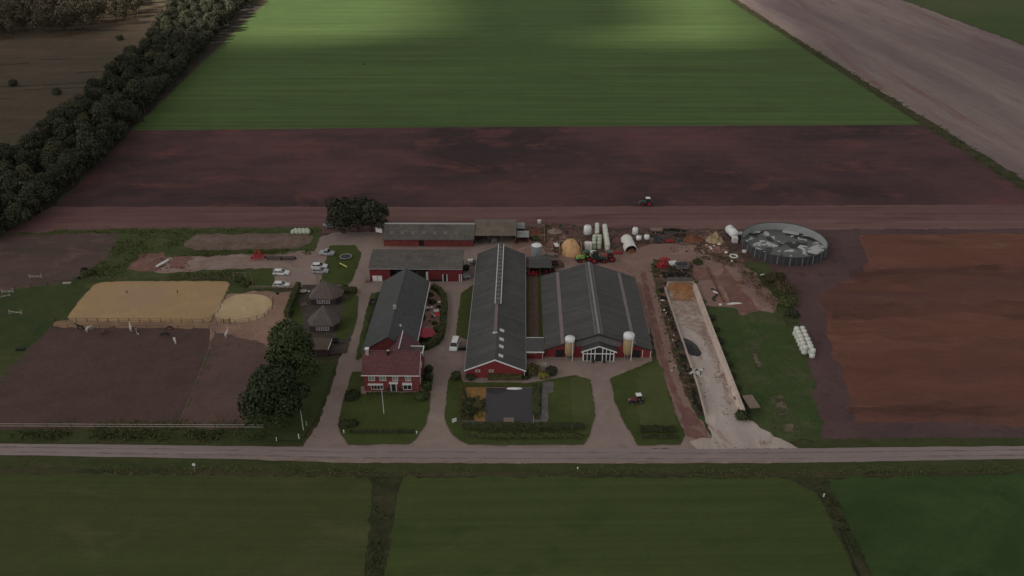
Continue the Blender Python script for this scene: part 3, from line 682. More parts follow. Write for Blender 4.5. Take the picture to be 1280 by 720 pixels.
o = mkobj('far_wood', me2); tag(o, 'brownish far wood beyond the moor', 'wood', kind='stuff')

# shrubs on the far skyline beside the belt, first yards of the next field
# the big garden trees
big1 = tree_meshes(11, 12.6, 7.0, 9000, .42, 'leaf_dark', 16, .2)
big2 = tree_meshes(12, 13.0, 5.8, 7000, .42, 'leaf_dark', 15, .2)
big3 = tree_meshes(13, 11.2, 6.1, 3800, .5, 'leaf_back', 13, .18)
big4 = tree_meshes(14, 10.8, 5.7, 3600, .5, 'leaf_back', 13, .18)
tree_thing('garden_tree', big1, 'broad dark green round tree nearest the road beside the drive', G(347, 526), .3, None, 1.03)
tree_thing('garden_tree', big2, 'tall dark green tree behind the round one, left of the thatched pavilions', G(369, 474), 1.3, None, 1.14)
tree_thing('yard_tree', big3, 'dark olive tree left of the rear shed, leftmost of three merging crowns', G(430, 292), .4)
tree_thing('yard_tree', big4, 'dark olive tree left of the rear shed, rightmost of three merging crowns', G(465, 290), 2.0)
tree_thing('yard_tree', big3, 'dark olive tree left of the rear shed, middle one of three merging crowns', G(448, 290), 4.0)

def bush(name, label, px, py, r, h, mat, n=500, size=.28, cat='bush', group=None, z=0):
    L = Leaves(int(px * 7 + py)); r2 = random.Random(px)
    L.lobe((0, 0, h * .5), (r, r * .95, h * .52), int(n * .5), size, .4, zmin=0)
    for i in range(5):
        a = r2.uniform(0, 6.28); L.lobe((math.cos(a) * r * .5, math.sin(a) * r * .5, h * r2.uniform(.4, .75)), (r * .45, r * .45, h * .3), n // 10, size, .4, zmin=0)
    st = MB()
    for i in range(4):
        a = i * 1.7; st.tube((0, 0, 0), (math.cos(a) * r * .4, math.sin(a) * r * .4, h * .6), .05, .02, 5)
    t = thing(name, label, cat, G(px, py, z), 0, group)
    mkobj('foliage', L.mesh('foliage', mat), t); st.build('stem', 'bark', t); return t
def hedge(name, label, pts, w, h, mat='leaf_hedge', size=.26, dens=26, cat='hedge', world=False):
    """clipped hedge following points"""
    P = [Vector(p) for p in pts] if world else [G(*p) for p in pts]
    L = Leaves(int(P[0].x * 10)); r = L.r; core = MB()
    for a, b in zip(P, P[1:]):
        d = b - a; ln = d.length; rz = math.atan2(d.y, d.x); m = (a + b) / 2 - P[0]
        s2 = Leaves(int(ln * 100)); s2.boxy(ln, w, h, int(dens * (ln * w + 2 * h * (ln + w))), size)
        o = len(L.v); c, q = math.cos(rz), math.sin(rz)
        L.v += [(m.x + x * c - y * q, m.y + x * q + y * c, z) for x, y, z in s2.v]; L.f += [tuple(i + o for i in f) for f in s2.f]
        core.box(m.x, m.y, 0, ln, w * .7, h * .8, rz)
    t = thing(name, label, cat, (P[0].x, P[0].y, 0))
    mkobj('foliage', L.mesh('foliage', mat), t); core.build('branches', 'bark', t); return t

hedge('hedge', 'low dark hedge along the road front of the house lawn', [(437, 541.5), (518, 541.5)], .8, .6)
hedge('hedge', 'long dark hedge behind the road in front of the pond, inner row', [(577, 536), (730, 536)], 1.3, 1.2)
hedge('hedge', 'low long planting hedge nearest the road below the pond garden', [(578, 547), (728, 547)], 1.0, .7, 'leaf_weed')
hedge('hedge', 'short dark hedge at the road end of the right lawn', [(800, 540), (842, 540)], 1.2, 1.2)
hedge('hedge', 'low hedge strip nearest the road on the right lawn', [(802, 548), (848, 548)], .8, .6)
hedge('hedge', 'clipped hedge bar on the lawn right of the pond', [(670.5, 521), (670.5, 482)], 1.5, .8)
hedge('hedge', 'clipped hedge curling round the paved garden by the parasol', [(541, 362), (549, 366), (555, 374), (556, 385), (554, 402), (553, 415), (551, 424), (545, 431), (532, 437), (524, 438)], 1.3, 1.5)
hedge('hedge', 'tall narrow hedge left of the thatched pavilions by the round pen', [(374, 361), (369, 372), (364, 385), (359, 398)], 1.2, 2.0)
hedge('hedge', 'dark clipped hedge right of the upper thatched pavilion', [(431, 366), (446, 366)], 2.0, 1.3)
hedge('hedge', 'low dark hedge along the foot of the farmhouse front', [(458, 494), (528, 494)], .7, .5)
hedge('hedge', 'thin hedge left of the grey roofed longhouse', [(474, 370), (466, 395), (458, 425)], .8, 1.1)
hedge('hedge', 'hedge of shrubs along the foot of the central barn gable', [(610, 474), (652, 474)], 1.4, 1.3, 'leaf_shrub')
for a in (('bush', 'tall dark oval bush right of the farmhouse, upper one', 536.5, 466, 1.0, 2.0, 'leaf_dark', 500), ('bush', 'tall dark oval bush right of the farmhouse, middle one', 535.5, 476, 1.1, 2.1, 'leaf_dark', 500),
          ('bush', 'tall dark oval bush right of the farmhouse, lower one', 534, 487, 1.1, 1.9, 'leaf_dark', 500),
          ('bush', 'rounded green bush at the right front corner of the farmhouse', 527, 498, 1.7, 1.5, 'leaf_hedge', 800),
          ('bush', 'dark bush left of the farmhouse lawn', 441, 497, 1.7, 1.4, 'leaf_dark', 700), ('bush', 'dark low bush by the drive left of the house', 437, 500, 1.2, 1.0, 'leaf_dark', 400),
          ('bush', 'leafy dark bush at the road corner of the house lawn', 431, 533, 1.3, 1.2, 'leaf_dark', 600), ('bush', 'leafy dark bush beside the corner bush on the house lawn', 441, 532, 1.2, 1.1, 'leaf_dark', 500),
          ('bush', 'small dark bush right of the farmhouse door', 501, 489, .6, 1.2, 'leaf_dark', 240), ('bush', 'small reddish bush left of the farmhouse door', 486, 489, .7, 1.3, 'leaf_rust', 240),
          ('bush', 'large brownish shrub between the two barns', 665, 467, 1.9, 2.4, 'leaf_shrub', 900), ('bush', 'dark purple shrub right of the brown shrub between the barns', 689, 468, 1.5, 2.0, 'leaf_back', 700),
          ('bush', 'bright yellow green shrub before the barns', 679, 472, 1.3, 1.3, 'leaf_yellow', 600), ('bush', 'low dark shrub left of the yellow shrub', 657, 473, 1.0, .9, 'leaf_dark', 300),
          ('bush', 'green conical bush at the left corner of the central barn', 570, 475, 1.2, 2.2, 'leaf_hedge', 500), ('bush', 'dark bush under the left gable windows of the central barn', 588, 475, 1.1, 1.4, 'leaf_dark', 400),
          ('bush', 'dark shrub left of the pond, upper', 588, 505, 1.5, 1.1, 'leaf_dark', 500), ('bush', 'dark shrub left of the pond, middle', 598, 508, 1.4, 1.0, 'leaf_shrub', 500),
          ('bush', 'dark shrub left of the pond, lower', 587, 517, 1.5, 1.2, 'leaf_dark', 500), ('bush', 'yellow flowering shrub at the lower left pond corner', 599, 521, .9, .8, 'leaf_yellow', 300),
          ('bush', 'yellow sprig of reeds at the pond terrace', 597, 498, .5, .6, 'leaf_yellow', 120),
          ('bush', 'dark bush south of the garden parasol', 531, 428, 1.6, 1.5, 'leaf_dark', 600), ('bush', 'dark bush right of the garden parasol', 546, 415, 1.0, 1.5, 'leaf_dark', 400),
          ('bush', 'low purple plant bed left of the paved garden, upper', 526.5, 384, .8, 1.0, 'leaf_rust', 240), ('bush', 'low dark plant bed right of the white garden bench', 548, 386, .7, 1.0, 'leaf_back', 240),
          ('bush', 'dark low plants behind the large garden table', 538, 371, .9, 1.1, 'leaf_back', 300), ('bush', 'dark low plants beside the small red parasol', 543, 406, .8, 1.0, 'leaf_back', 260), ('bush', 'dark plant bed under the hedge bend', 552, 392, .6, .9, 'leaf_back', 200), ('bush', 'dark red plant at the foot of the longhouse wall', 524, 408, .7, 1.3, 'leaf_rust', 240),
          ('bush', 'dark bush behind the garden parasol', 528, 400, 1.0, 1.5, 'leaf_back', 400), ('bush', 'purple bush at the head of the paved garden', 532, 376, 1.1, 1.5, 'leaf_rust', 400),
          ('bush', 'dark bush in the middle of the paved garden', 541, 380, 1.1, 1.3, 'leaf_back', 400), ('bush', 'small bush by the left wall of the longhouse', 469, 384, .8, 1.5, 'leaf_rust', 240),
          ('bush', 'green tangle of garden shrubs behind the sandy round pen', 308, 357, 1.7, 1.4, 'leaf_weed', 500), ('bush', 'dark green shrub left of the parking lawn', 300, 352, 1.4, 1.3, 'leaf_hedge', 400),
          ('bush', 'dark bush at the left corner of the arena meadow', 112, 344, 2.0, 1.6, 'leaf_weed', 500), ('bush', 'small dark bush by the mud paddock corner', 106, 341, 1.0, 1.6, 'leaf_back', 240),
          ('bush', 'broad rusty green shrub left of the slurry tank margin, upper', 968, 352, 3.0, 2.4, 'leaf_rust', 900), ('bush', 'broad rusty green shrub left of the dark field margin, middle', 980, 366, 3.4, 2.8, 'leaf_rust', 1100),
          ('bush', 'broad dark shrub left of the dark field margin, lower', 985, 381, 3.0, 2.4, 'leaf_weed', 900), ('bush', 'small shrub just above the bale stack', 990, 395, 1.9, 1.6, 'leaf_back', 400),
          ('bush', 'green shrub behind the feed trailer above the silage clamp', 872, 330, 1.6, 1.4, 'leaf_weed', 400), ('bush', 'dark rounded bush under the lean-to shelter beside the clamp end', 928, 524, 1.7, 1.6, 'leaf_dark', 600),
          ('bush', 'dark bush right of the machine shed', 582, 338, 1.2, 1.6, 'leaf_back', 300), ('bush', 'dark green bush in the red yard behind the rear shed', 670, 300, 1.3, 1.0, 'leaf_weed', 260)):
    bush(*a)
for i in range(9):
    px, py = 884 + (i * 4.9), 400 + i * 14.5
    bush('bush', 'dark low bush in the row along the right wall of the silage clamp', px + 5.5, py, 1.2, 1.2, 'leaf_back', 260, group='bushes along the clamp wall')

def weeds(name, label, polys, n, h, mat, size=.3, seed=1, cat='weeds', clump=7, spread=.5):
    L = Leaves(seed); R = random.Random(seed)
    for px in polys:
        pl = [G(a, b).to_2d() for a, b in px]
        x0, x1 = min(p.x for p in pl), max(p.x for p in pl); y0, y1 = min(p.y for p in pl), max(p.y for p in pl); c = 0; t = 0
        while c < n and t < n * 40:
            t += 1; x, y = R.uniform(x0, x1), R.uniform(y0, y1)
            if not inside((x, y), pl) or nz(x, y, .12, seed) < -.12 + R.uniform(-.2, .2): continue
            c += 1; hh = h * R.uniform(.4, 1.2)
            for _ in range(clump):
                p = Vector((x + R.gauss(0, spread), y + R.gauss(0, spread), hh * R.uniform(.15, .9)))
                L.quad(p, (R.uniform(-1, 1), R.uniform(-1, 1), R.uniform(.2, 1.2)), size * R.uniform(.6, 1.3))
    o = mkobj(name, L.mesh(name, mat)); return tag(o, label, cat, kind='stuff')
weeds('rough_weeds', 'tall weeds over the meadow behind the arena', [[(70, 288), (400, 286), (395, 292), (245, 292), (225, 308), (150, 291), (60, 292)], [(100, 352), (150, 300), (225, 305), (200, 318), (160, 330), (150, 348)], [(240, 314), (390, 312), (388, 318), (240, 320)], [(210, 345), (300, 338), (298, 350), (290, 351), (205, 350)]], 420, .5, 'leaf_weed', .27, 3)
weeds('verge_weeds', 'rough weeds along the fence above the road', [[(-100, 541), (330, 541), (340, 550), (-100, 549)], [(590, 541), (725, 541), (725, 550), (592, 550)]], 500, .5, 'leaf_weed', .3, 4)
weeds('ditch_weeds', 'weeds and reeds along the ditch below the road', [[(-100, 583), (480, 588), (1000, 589), (1380, 585), (1380, 592), (1000, 597), (480, 596), (-100, 591)]], 1900, .45, 'leaf_weed', .26, 5)
weeds('ditch_reeds', 'dark reeds along the two field ditches', [[(469, 600), (496, 600), (490, 640), (474, 740), (456, 740), (466, 640)], [(1022, 614), (1040, 618), (1062, 660), (1096, 735), (1084, 735), (1050, 665)]], 560, .45, 'leaf_dark', .3, 6, clump=6, spread=.3)
weeds('bank_weeds', 'weeds over the bank east of the silage clamp', [[(925, 340), (975, 345), (1000, 400), (985, 410), (960, 380), (930, 352)], [(870, 322), (910, 318), (935, 335), (970, 345), (960, 350), (930, 345), (900, 330)]], 240, .5, 'leaf_rust', .22, 7)
weeds('clamp_bank_weeds', 'weeds on the bank left of the silage clamp', [[(812, 330), (832, 335), (832, 365), (872, 480), (880, 520), (862, 508), (845, 470), (826, 400)]], 170, .4, 'leaf_weed', .28, 8)
weeds('field_edge_weeds', 'grass tufts on the strip between green field and pale field', [[(914, 0), (921, 0), (1290, 229), (1400, 300), (1400, 330), (1286, 247), (1148, 154)]], 500, .35, 'leaf_weed', .35, 9)
weeds('paddock_weeds', 'weeds at the foot of the dark paddock', [[(70, 528), (330, 528), (330, 541), (60, 541)]], 260, .4, 'leaf_weed', .28, 10)
weeds('garden_plants', 'low plants in the beds round the pond', [[(578, 500), (606, 500), (606, 515), (578, 526)], [(578, 486), (583, 486), (583, 528), (576, 530)]], 160, .5, 'leaf_shrub', .25, 11)

# ------------------------------------------------------------------ building kit
def gable_y(b, W, L, ze, zr, over, th, mat, name='roof', y0=0, xm=0, ov_y=.3):
    """roof with the ridge running along y"""
    m = MB(); k = (zr - ze) / (W / 2)
    zf = lambda x, y: zr - abs(x - xm) * k
    for q in (-1, 1):
        m.slab([(xm, y0 - ov_y), (xm + q * (W / 2 + over), y0 - ov_y), (xm + q * (W / 2 + over), y0 + L + ov_y), (xm, y0 + L + ov_y)], zf, th)
    return m.build(name, mat, b), zf
def gable_x(b, x0, x1, y0, D_, ze, zr, over, th, mat, name='roof', ov_x=.3):
    m = MB(); k = (zr - ze) / (D_ / 2); ym = y0 + D_ / 2
    zf = lambda x, y: zr - abs(y - ym) * k
    for q in (-1, 1):
        m.slab([(x0 - ov_x, ym), (x1 + ov_x, ym), (x1 + ov_x, ym + q * (D_ / 2 + over)), (x0 - ov_x, ym + q * (D_ / 2 + over))], zf, th)
    return m.build(name, mat, b), zf
def window(b, x, y, z, w, h, face='-y', frame='white_trim', pane='glass', bars=1, name='window', cross=0):
    """frame proud of the wall, pane set inside it"""
    t = .08
    fr = MB(); pn = MB()
    def bx(m, u0, u1, z0, z1, d0, d1):
        if face == '-y': m.box(x + (u0 + u1) / 2, y - (d0 + d1) / 2, z0, u1 - u0, d1 - d0, z1 - z0)
        else: m.box(x + (d0 + d1) / 2, y + (u0 + u1) / 2, z0, d1 - d0, u1 - u0, z1 - z0)
    bx(fr, -w / 2, -w / 2 + t, z, z + h, 0, .09); bx(fr, w / 2 - t, w / 2, z, z + h, 0, .09)
    bx(fr, -w / 2 + t, w / 2 - t, z, z + t, 0, .09); bx(fr, -w / 2 + t, w / 2 - t, z + h - t, z + h, 0, .09)
    for i in range(bars):
        u = -w / 2 + w * (i + 1) / (bars + 1); bx(fr, u - .035, u + .035, z + t, z + h - t, .005, .08)
    for i in range(cross):
        zz = z + h * (i + 1) / (cross + 1); bx(fr, -w / 2 + t, w / 2 - t, zz - .025, zz + .025, .008, .075)
    o = fr.build(name, frame, b)
    bx(pn, -w / 2 + t, w / 2 - t, z + t, z + h - t, .004, .04); pn.build('pane', pane, o); return o
def wall_ring(m, x0, x1, y0, y1, z1, t=.25, skip=''):
    if 'f' not in skip: m.box((x0 + x1) / 2, y0 + t / 2, 0, x1 - x0, t, z1)
    if 'b' not in skip: m.box((x0 + x1) / 2, y1 - t / 2, 0, x1 - x0, t, z1)
    if 'l' not in skip: m.box(x0 + t / 2, (y0 + y1) / 2, 0, t, y1 - y0 - 2 * t, z1)
    if 'r' not in skip: m.box(x1 - t / 2, (y0 + y1) / 2, 0, t, y1 - y0 - 2 * t, z1)
def pentagon(m, xc, W, ze, zr, y0, y1):
    m.xz([(xc - W / 2, 0), (xc + W / 2, 0), (xc + W / 2, ze), (xc, zr), (xc - W / 2, ze)], y0, y1)

# ---- central long barn
A, B = G(583, 473), G(655, 473); W = B.x - A.x; zr = 5.1; ze = 2.35
L_ = G(627, 307, zr).y - A.y
b = thing('long_barn', 'long central barn with grey corrugated roof, red gable and white verge boards', 'barn', ((A.x + B.x) / 2, A.y, 0), AX)
w = MB(); pentagon(w, 0, W, ze, zr - .02, 0, .25); pentagon(w, 0, W, ze, zr - .02, L_ - .25, L_)
w.box(-W / 2 + .125, L_ / 2, 0, .25, L_ - .5, ze); w.box(W / 2 - .125, L_ / 2, 0, .25, L_ - .5, ze); w.build('wall', 'red_wall', b)
rf, zf = gable_y(b, W, L_, ze, zr, .35, .12, 'roof_dark2')
m = MB()
for q in (-1, 1): m.xz([(0, zr + .12), (q * (W / 2 + .4), zf(W / 2 + .4, 0) + .13), (q * (W / 2 + .4), zf(W / 2 + .4, 0) - .17), (0, zr - .22)], -.36, -.29)
m.build('verge_board', 'white_trim', b)
m = MB()                                              # raised glazed ridge with white bars, further half
y0, y1 = L_ * .42, L_ + .1
m.xz([(-.75, zr - .15), (.75, zr - .15), (.75, zr + .32), (0, zr + .5), (-.75, zr + .32)], y0, y1); rg = m.build('ridge_light', 'steel_dark', b)
m = MB(); n = 15
for q in (-1, 1): m.box(q * .72, (y0 + y1) / 2, zr + .30, .2, y1 - y0 + .1, .16)
rr = m.build('rail', 'skylight_bright', rg)
m = MB()
for i in range(n + 1):
    y = y0 + (y1 - y0) * i / n; m.box(0, y, zr + .33, 1.24, .5 if i % n else .2, .17)
m.build('rail', 'skylight_pink', rg)
m = MB(); m.xz([(-.65, zr - .05), (.1, zr + .02), (.1, zr + .3), (-.65, zr + .25)], L_ * .19, L_ * .42 - .05); m.build('ridge_light', 'skylight_pink', b)
m = MB(); m.box(-.3, L_ * .19 - .06, zr - .1, 1.1, .1, .42); m.build('ridge_end', 'white_trim', b)
for i, py in enumerate((413, 424, 433, 444.5)):
    p = G(625.5, py, zr - .4); yy = (p.y - A.y) * 1.0
    m = MB(); m.slab([(.75, yy - .55), (1.75, yy - .55), (1.75, yy + .55), (.75, yy + .55)], lambda x, y: zf(x, y) + .1, .09); m.build('roof_window', 'skylight_bright', b)
for px in (597, 614): window(b, (G(px, 466, 2).x - (A.x + B.x) / 2), 0, 1.75, 1.0, .55, bars=0)
m = MB(); m.box(-W / 2 - .42, L_ / 2, zf(W / 2 + .35, 0) - .12, .14, L_ + .5, .14); m.box(W / 2 + .42, L_ / 2, zf(W / 2 + .35, 0) - .12, .14, L_ + .5, .14); m.build('gutter', 'steel', b)
m = MB(); m.tube((W / 2 + .1, -.1, 0), (W / 2 + .1, -.1, 2.1), .05); m.build('downpipe', 'white_trim', b)

# ---- right barn with glass front
A, B = G(681, 447), G(813, 447); W = B.x - A.x; zr = 6.5; ze = 2.3; L_ = G(735, 329, zr).y - A.y; XC = (A.x + B.x) / 2
b = thing('wide_barn', 'wide right barn with dark grey roof and white glazed entrance gable', 'barn', (XC, A.y, 0), AX)
w = MB(); pentagon(w, 0, W, ze, zr - .02, 0, .25); pentagon(w, 0, W, ze, zr - .02, L_ - .25, L_)
w.box(-W / 2 + .125, L_ / 2, 0, .25, L_ - .5, ze); w.box(W / 2 - .125, L_ / 2, 0, .25, L_ - .5, ze); w.build('wall', 'red_wall', b)
rf, zf = gable_y(b, W, L_, ze, zr, .35, .14, 'roof_dark')
m = MB(); k = (zr - ze) / (W / 2)
m.xz([(-5.2, zr - 5.2 * k - .05), (-5.2, 3.1), (5.2, 3.1), (5.2, zr - 5.2 * k - .05), (0, zr - .1)], -.06, -.004); m.build('gable_cladding', 'concrete_dark', b)
m = MB()
for q in (-1, 1): m.xz([(0, zr + .16), (q * (W / 2 + .4), zf(W / 2 + .4, 0) + .15), (q * (W / 2 + .4), zf(W / 2 + .4, 0) - .2), (0, zr - .3)], -.38, -.31)
m.build('verge_board', 'wood_dark', b)
m = MB()
for x, w_ in ((-.85, .1), (0, .42), (.85, .1)): m.box(x, L_ / 2, zr - abs(x) * k + .1, w_, L_ + .5, .26)
rg = m.build('ridge_vent', 'ridge_grey', b)
m = MB(); m.box(0, L_ / 2 , zr - .02, 1.5, L_ + .5, .14); m.build('ridge_cap', 'concrete_dark', rg)
for sx, x0 in ((-1, -W * .335), (1, W * .335)):
    m = MB(); m.slab([(x0 - .4, .0), (x0 + .4, .0), (x0 + .4, L_ - .2), (x0 - .4, L_ - .2)], lambda x, y: zf(x, y) + .12, .06); m.build('skylight_strip', 'skylight_pink', b)
for px, wd in ((699.5, 1.9), (795, 1.9)):
    x = G(px, 442, 1).x - XC
    m = MB(); m.box(x, -.05, 0, wd, .1, 2.1); m.build('door', 'dark', b)
m = MB(); m.box(W * .42, -.09, 0, .1, .1, 2.2); m.box(W / 2 - .1, -.1, 0, .14, .1, 2.3); m.build('post', 'white_trim', b)
# entrance
e0 = G(728.5, 452).x - XC; e1 = G(767.5, 452).x - XC; ew = e1 - e0; ec = (e0 + e1) / 2; ey = G(740, 452).y - A.y; eh = 3.0; er = 4.35
ent = MB(); ent.box(e0 + .1, ey / 2, 0, .2, -ey, eh); ent.box(e1 - .1, ey / 2, 0, .2, -ey, eh); ew_o = ent.build('entrance_wall', 'white_trim', b)
m = MB(); kk = (er - eh) / (ew / 2); ez = lambda x, y: er - abs(x - ec) * kk
for q in (-1, 1): m.slab([(ec, ey - .45), (ec + q * (ew / 2 + .45), ey - .45), (ec + q * (ew / 2 + .45), -.4 if False else 0), (ec, 0)], lambda x, y: ez(x, y) + .02, .12)
m.build('entrance_roof', 'roof_dark', b)
m = MB()
for q in (-1, 1): m.xz([(ec, er + .16), (ec + q * (ew / 2 + .5), ez(ec + ew / 2 + .5, 0) + .14), (ec + q * (ew / 2 + .5), ez(ec + ew / 2 + .5, 0) - .12), (ec, er - .12)], ey - .53, ey - .46)
m.build('entrance_verge', 'white_plain', b)
m = MB(); m.xz([(e0 + .1, .1), (e1 - .1, .1), (e1 - .1, eh), (ec, er - .05), (e0 + .1, eh)], ey + .08, ey + .12); gl = m.build('glazing', 'glass', b)
m = MB()
for i in range(9):
    x = e0 + .09 + (ew - .18) * i / 8
    if i == 4: continue
    m.box(x, ey + .04, 0, .17 if i in (0, 8, 3, 5) else .13, .16, ez(x, 0) - .02)
m.box(ec, ey + .04, 2.0, ew - .3, .13, .2); m.box((e0 + ec - .65) / 2, ey + .04, 0, ec - .65 - e0 - .2, .12, .16); m.box((e1 + ec + .65) / 2, ey + .04, 0, ec - .65 - e0 - .2, .12, .16)
m.build('entrance_frame', 'white_plain', b)
m = MB(); m.box(ec, ey + .02, .03, 1.0, .1, 1.95); m.build('door', 'dark', b)
for q in (-1, 1):
    m = MB(); m.lathe([(.22, 0), (.3, .5), (.26, .5)], 10, 0, 0); L = Leaves(5 + q); L.lobe((0, 0, .75), (.3, .3, .35), 60, .15)
    t = thing('planter', 'dark plant pot %s of the glazed barn entrance' % ('left' if q < 0 else 'right'), 'planter', (XC + ec + q * 1.25, A.y + ey - .6, 0)); m.build('pot', 'dark', t); mkobj('foliage', L.mesh('foliage', 'leaf_dark'), t)

def silo(px, py, label, sc=1.0):
    t = thing('feed_silo', label, 'silo', G(px, py)); t.scale = (sc,) * 3
    m = MB(); m.lathe([(.35, .75), (1.05, 1.7), (1.08, 5.0)], 20); m.build('tank', 'beige', t, True)
    m = MB(); m.lathe([(1.12, 4.95), (1.14, 5.75), (1.06, 5.86), (.35, 6.02), (.3, 6.08)], 20); m.build('dome', 'white_plain', t, True)
    for i in range(4):
        a = math.pi / 4 + i * math.pi / 2; m = MB(); m.tube((1.0 * math.cos(a), 1.0 * math.sin(a), 0), (1.0 * math.cos(a), 1.0 * math.sin(a), 2.1), .06); m.build('leg', 'steel', t)
    m = MB(); m.tube((.6, -1.05, 0), (.6, -1.2, 5.5), .07); m.tube((.6, -1.2, 5.5), (.2, -.3, 6.2), .07); m.build('filling_pipe', 'white_trim', t)
    m = MB(); m.tube((.0, 0, .2), (0, 0, .8), .12); m.build('auger', 'steel', t)
silo(711.5, 449, 'beige feed silo with white top left of the glazed entrance')
silo(784, 448, 'beige feed silo with white top right of the glazed entrance', 1.12)

# ---- low link building between the barns
A, B = G(657, 449), G(681, 449); b = thing('link_building', 'low flat link building between the two barns with dark sloping roof', 'building', ((A.x + B.x) / 2, A.y, 0), AX)
w = B.x - A.x - .4
m = MB(); wall_ring(m, -w / 2, w / 2, 0, 4.8, 2.1); m.build('wall', 'red_wall', b)
m = MB(); m.slab([(-w / 2, -.3), (w / 2, -.3), (w / 2, 5.0), (-w / 2, 5.0)], lambda x, y: 2.12 + y * .08, .12); m.build('roof', 'roof_flat', b)
m = MB(); m.box(0, -.4, 2.05, w + .1, .16, .2); m.build('gutter', 'white_trim', b); m = MB(); m.box(0, 5.1, 2.5, w + .1, .14, .2); m.build('gutter', 'white_trim', b)
m = MB(); m.box(-w * .3, -.03, 1.5, 1.0, .06, .25); m.build('window', 'glass_pale', b); m = MB(); m.box(0, -.03, 1.5, .9, .06, .25); m.build('window', 'glass_pale', b)
m = MB(); m.tube((w * .42, -.2, 0), (w * .42, -.2, 2.1), .05); m.build('downpipe', 'white_trim', b)
t = thing('display_board', 'pale notice board standing between shrubs before the link building', 'board', G(679.5, 462)); m = MB(); m.box(0, 0, .4, 1.3, .06, 1.5); m.build('panel', 'concrete', t)
for q in (-1, 1): m = MB(); m.box(q * .5, .05, 0, .08, .06, .5); m.build('leg', 'wood_dark', t)

# ---- lean-to shed and grey silo behind the central barn
A, B = G(658, 345), G(689, 345); b = thing('lean_to_shed', 'small dark open shed with grey roof behind the central barn', 'shed', ((A.x + B.x) / 2 + .3, A.y, 0), AX); w = B.x - A.x - .8
m = MB(); wall_ring(m, -w / 2, w / 2, 0, 5.0, 2.6, skip='f'); m.build('wall', 'wood_dark', b)
m = MB(); m.slab([(-w / 2 - .1, -.3), (w / 2 + .2, -.3), (w / 2 + .2, 5.2), (-w / 2 - .1, 5.2)], lambda x, y: 2.62 + y * .12, .12); m.build('roof', 'roof_dark2', b)
for x in (-w / 2 + .15, 0, w / 2 - .15): m = MB(); m.box(x, .1, 0, .14, .14, 2.6); m.build('post', 'wood', b)
t = thing('grain_silo', 'light grey cylindrical metal silo behind the central barn', 'silo', G(670.5, 326)); m = MB(); m.lathe([(1.4, 0), (1.4, 2.5), (1.43, 2.52), (1.4, 2.55), (1.4, 4.9), (1.43, 4.92)], 28); m.build('body', 'steel', t, False)
m = MB(); m.lathe([(1.47, 4.9), (1.35, 5.0), (.25, 5.35), (.2, 5.42)], 28); m.build('cone_roof', 'white_plain', t)
t = thing('tarped_heap', 'low dark grey tarpaulin heap right of the grey silo', 'heap', G(683, 322)); L = MB()
me = None
# ---- heaps
def heap(name, label, px, py, rx, ry, h, mat, rz=0, rough=.25, seed=1, cat='heap', parent=None, n=26, power=1.0):
    R = random.Random(seed); vs = [(0, 0, h)]; fs = []; rings = 9
    for k in range(1, rings + 1):
        t_ = k / rings
        for i in range(n):
            a = 2 * math.pi * i / n; q = t_ * (1 + .16 * nz(math.cos(a) * 2, math.sin(a) * 2, 1.0, seed))
            x, y = rx * q * math.cos(a), ry * q * math.sin(a)
            z = h * (1 - t_ ** power) if k < rings else -.1
            z += rough * h * nz(x, y, 1.1, seed + 2) * (1 - t_) + rough * .5 * h * nz(x, y, 3.1, seed) * (1 - t_ * t_)
            vs.append((x, y, z if k < rings else -.1))
    for i in range(n): fs.append((0, 1 + i, 1 + (i + 1) % n))
    for k in range(rings - 1):
        for i in range(n):
            a, b_ = 1 + k * n + i, 1 + k * n + (i + 1) % n; fs.append((a, a + n, b_ + n, b_))
    me = bpy.data.meshes.new(name); me.from_pydata(vs, [], fs); me.update(); me.materials.append(M[mat])
    me.polygons.foreach_set('use_smooth', [True] * len(me.polygons))
    o = mkobj(name, me, parent)
    if parent is None: o.location = G(px, py); o.rotation_euler = (0, 0, rz); tag(o, label, cat)
    return o
heap('tarp_cover', '', 0, 0, 2.3, 1.8, 1.3, 'concrete_dark', parent=t, seed=9)
heap('rubble_heap', 'red brown rubble heap right of the white tanks', 866, 300, 3.4, 2.6, 1.8, 'rubble_red', rough=.7, seed=3)
heap('rubble_heap', 'pale yellow heap of branches and rubble left of the white cistern', 893, 301, 2.9, 2.6, 2.4, 'rubble_pale', rough=.9, seed=4)
heap('rubble_heap', 'low dark earth heap below the pale rubble heap', 900, 313, 3.2, 2.2, 1.0, 'red_dirt', rough=.6, seed=5)
heap('rubble_heap', 'low red earth heap in the walled yard behind the rear shed', 668, 291, 2.7, 2.2, .9, 'rubble_red', rough=.6, seed=6)
heap('rubble_heap', 'pale rubble heap between the walled yard and the sand bunker', 693, 290, 2.6, 2.2, 1.2, 'gravel', rough=.7, seed=7)
heap('rubble_heap', 'brown wood chip heap left of the sand bunker', 690, 306, 2.0, 2.4, .9, 'red_dirt', rough=.6, seed=8)
heap('silage_heap', 'orange brown cut silage face at the upper end of the clamp', 851, 361, 3.9, 1.9, 1.5, 'silage', rough=.25, seed=12, power=2.0, cat='silage')
heap('silage_remnant', 'heap under crumpled black plastic along the left clamp wall', 862.5, 435, 2.4, 5.2, .9, 'tarp_black', rz=.28, rough=.4, seed=13, cat='silage')
heap('dung_patch', 'small brown earth heap on the dirt east of the clamp', 926, 354, 1.6, 1.6, .5, 'rubble_red', rough=.6, seed=14)
heap('soil_bank', 'low reddish soil bank in the meadow behind the gravel strip', 300, 307, 12, 1.6, 1.1, 'mound', rough=.8, seed=15, n=60)

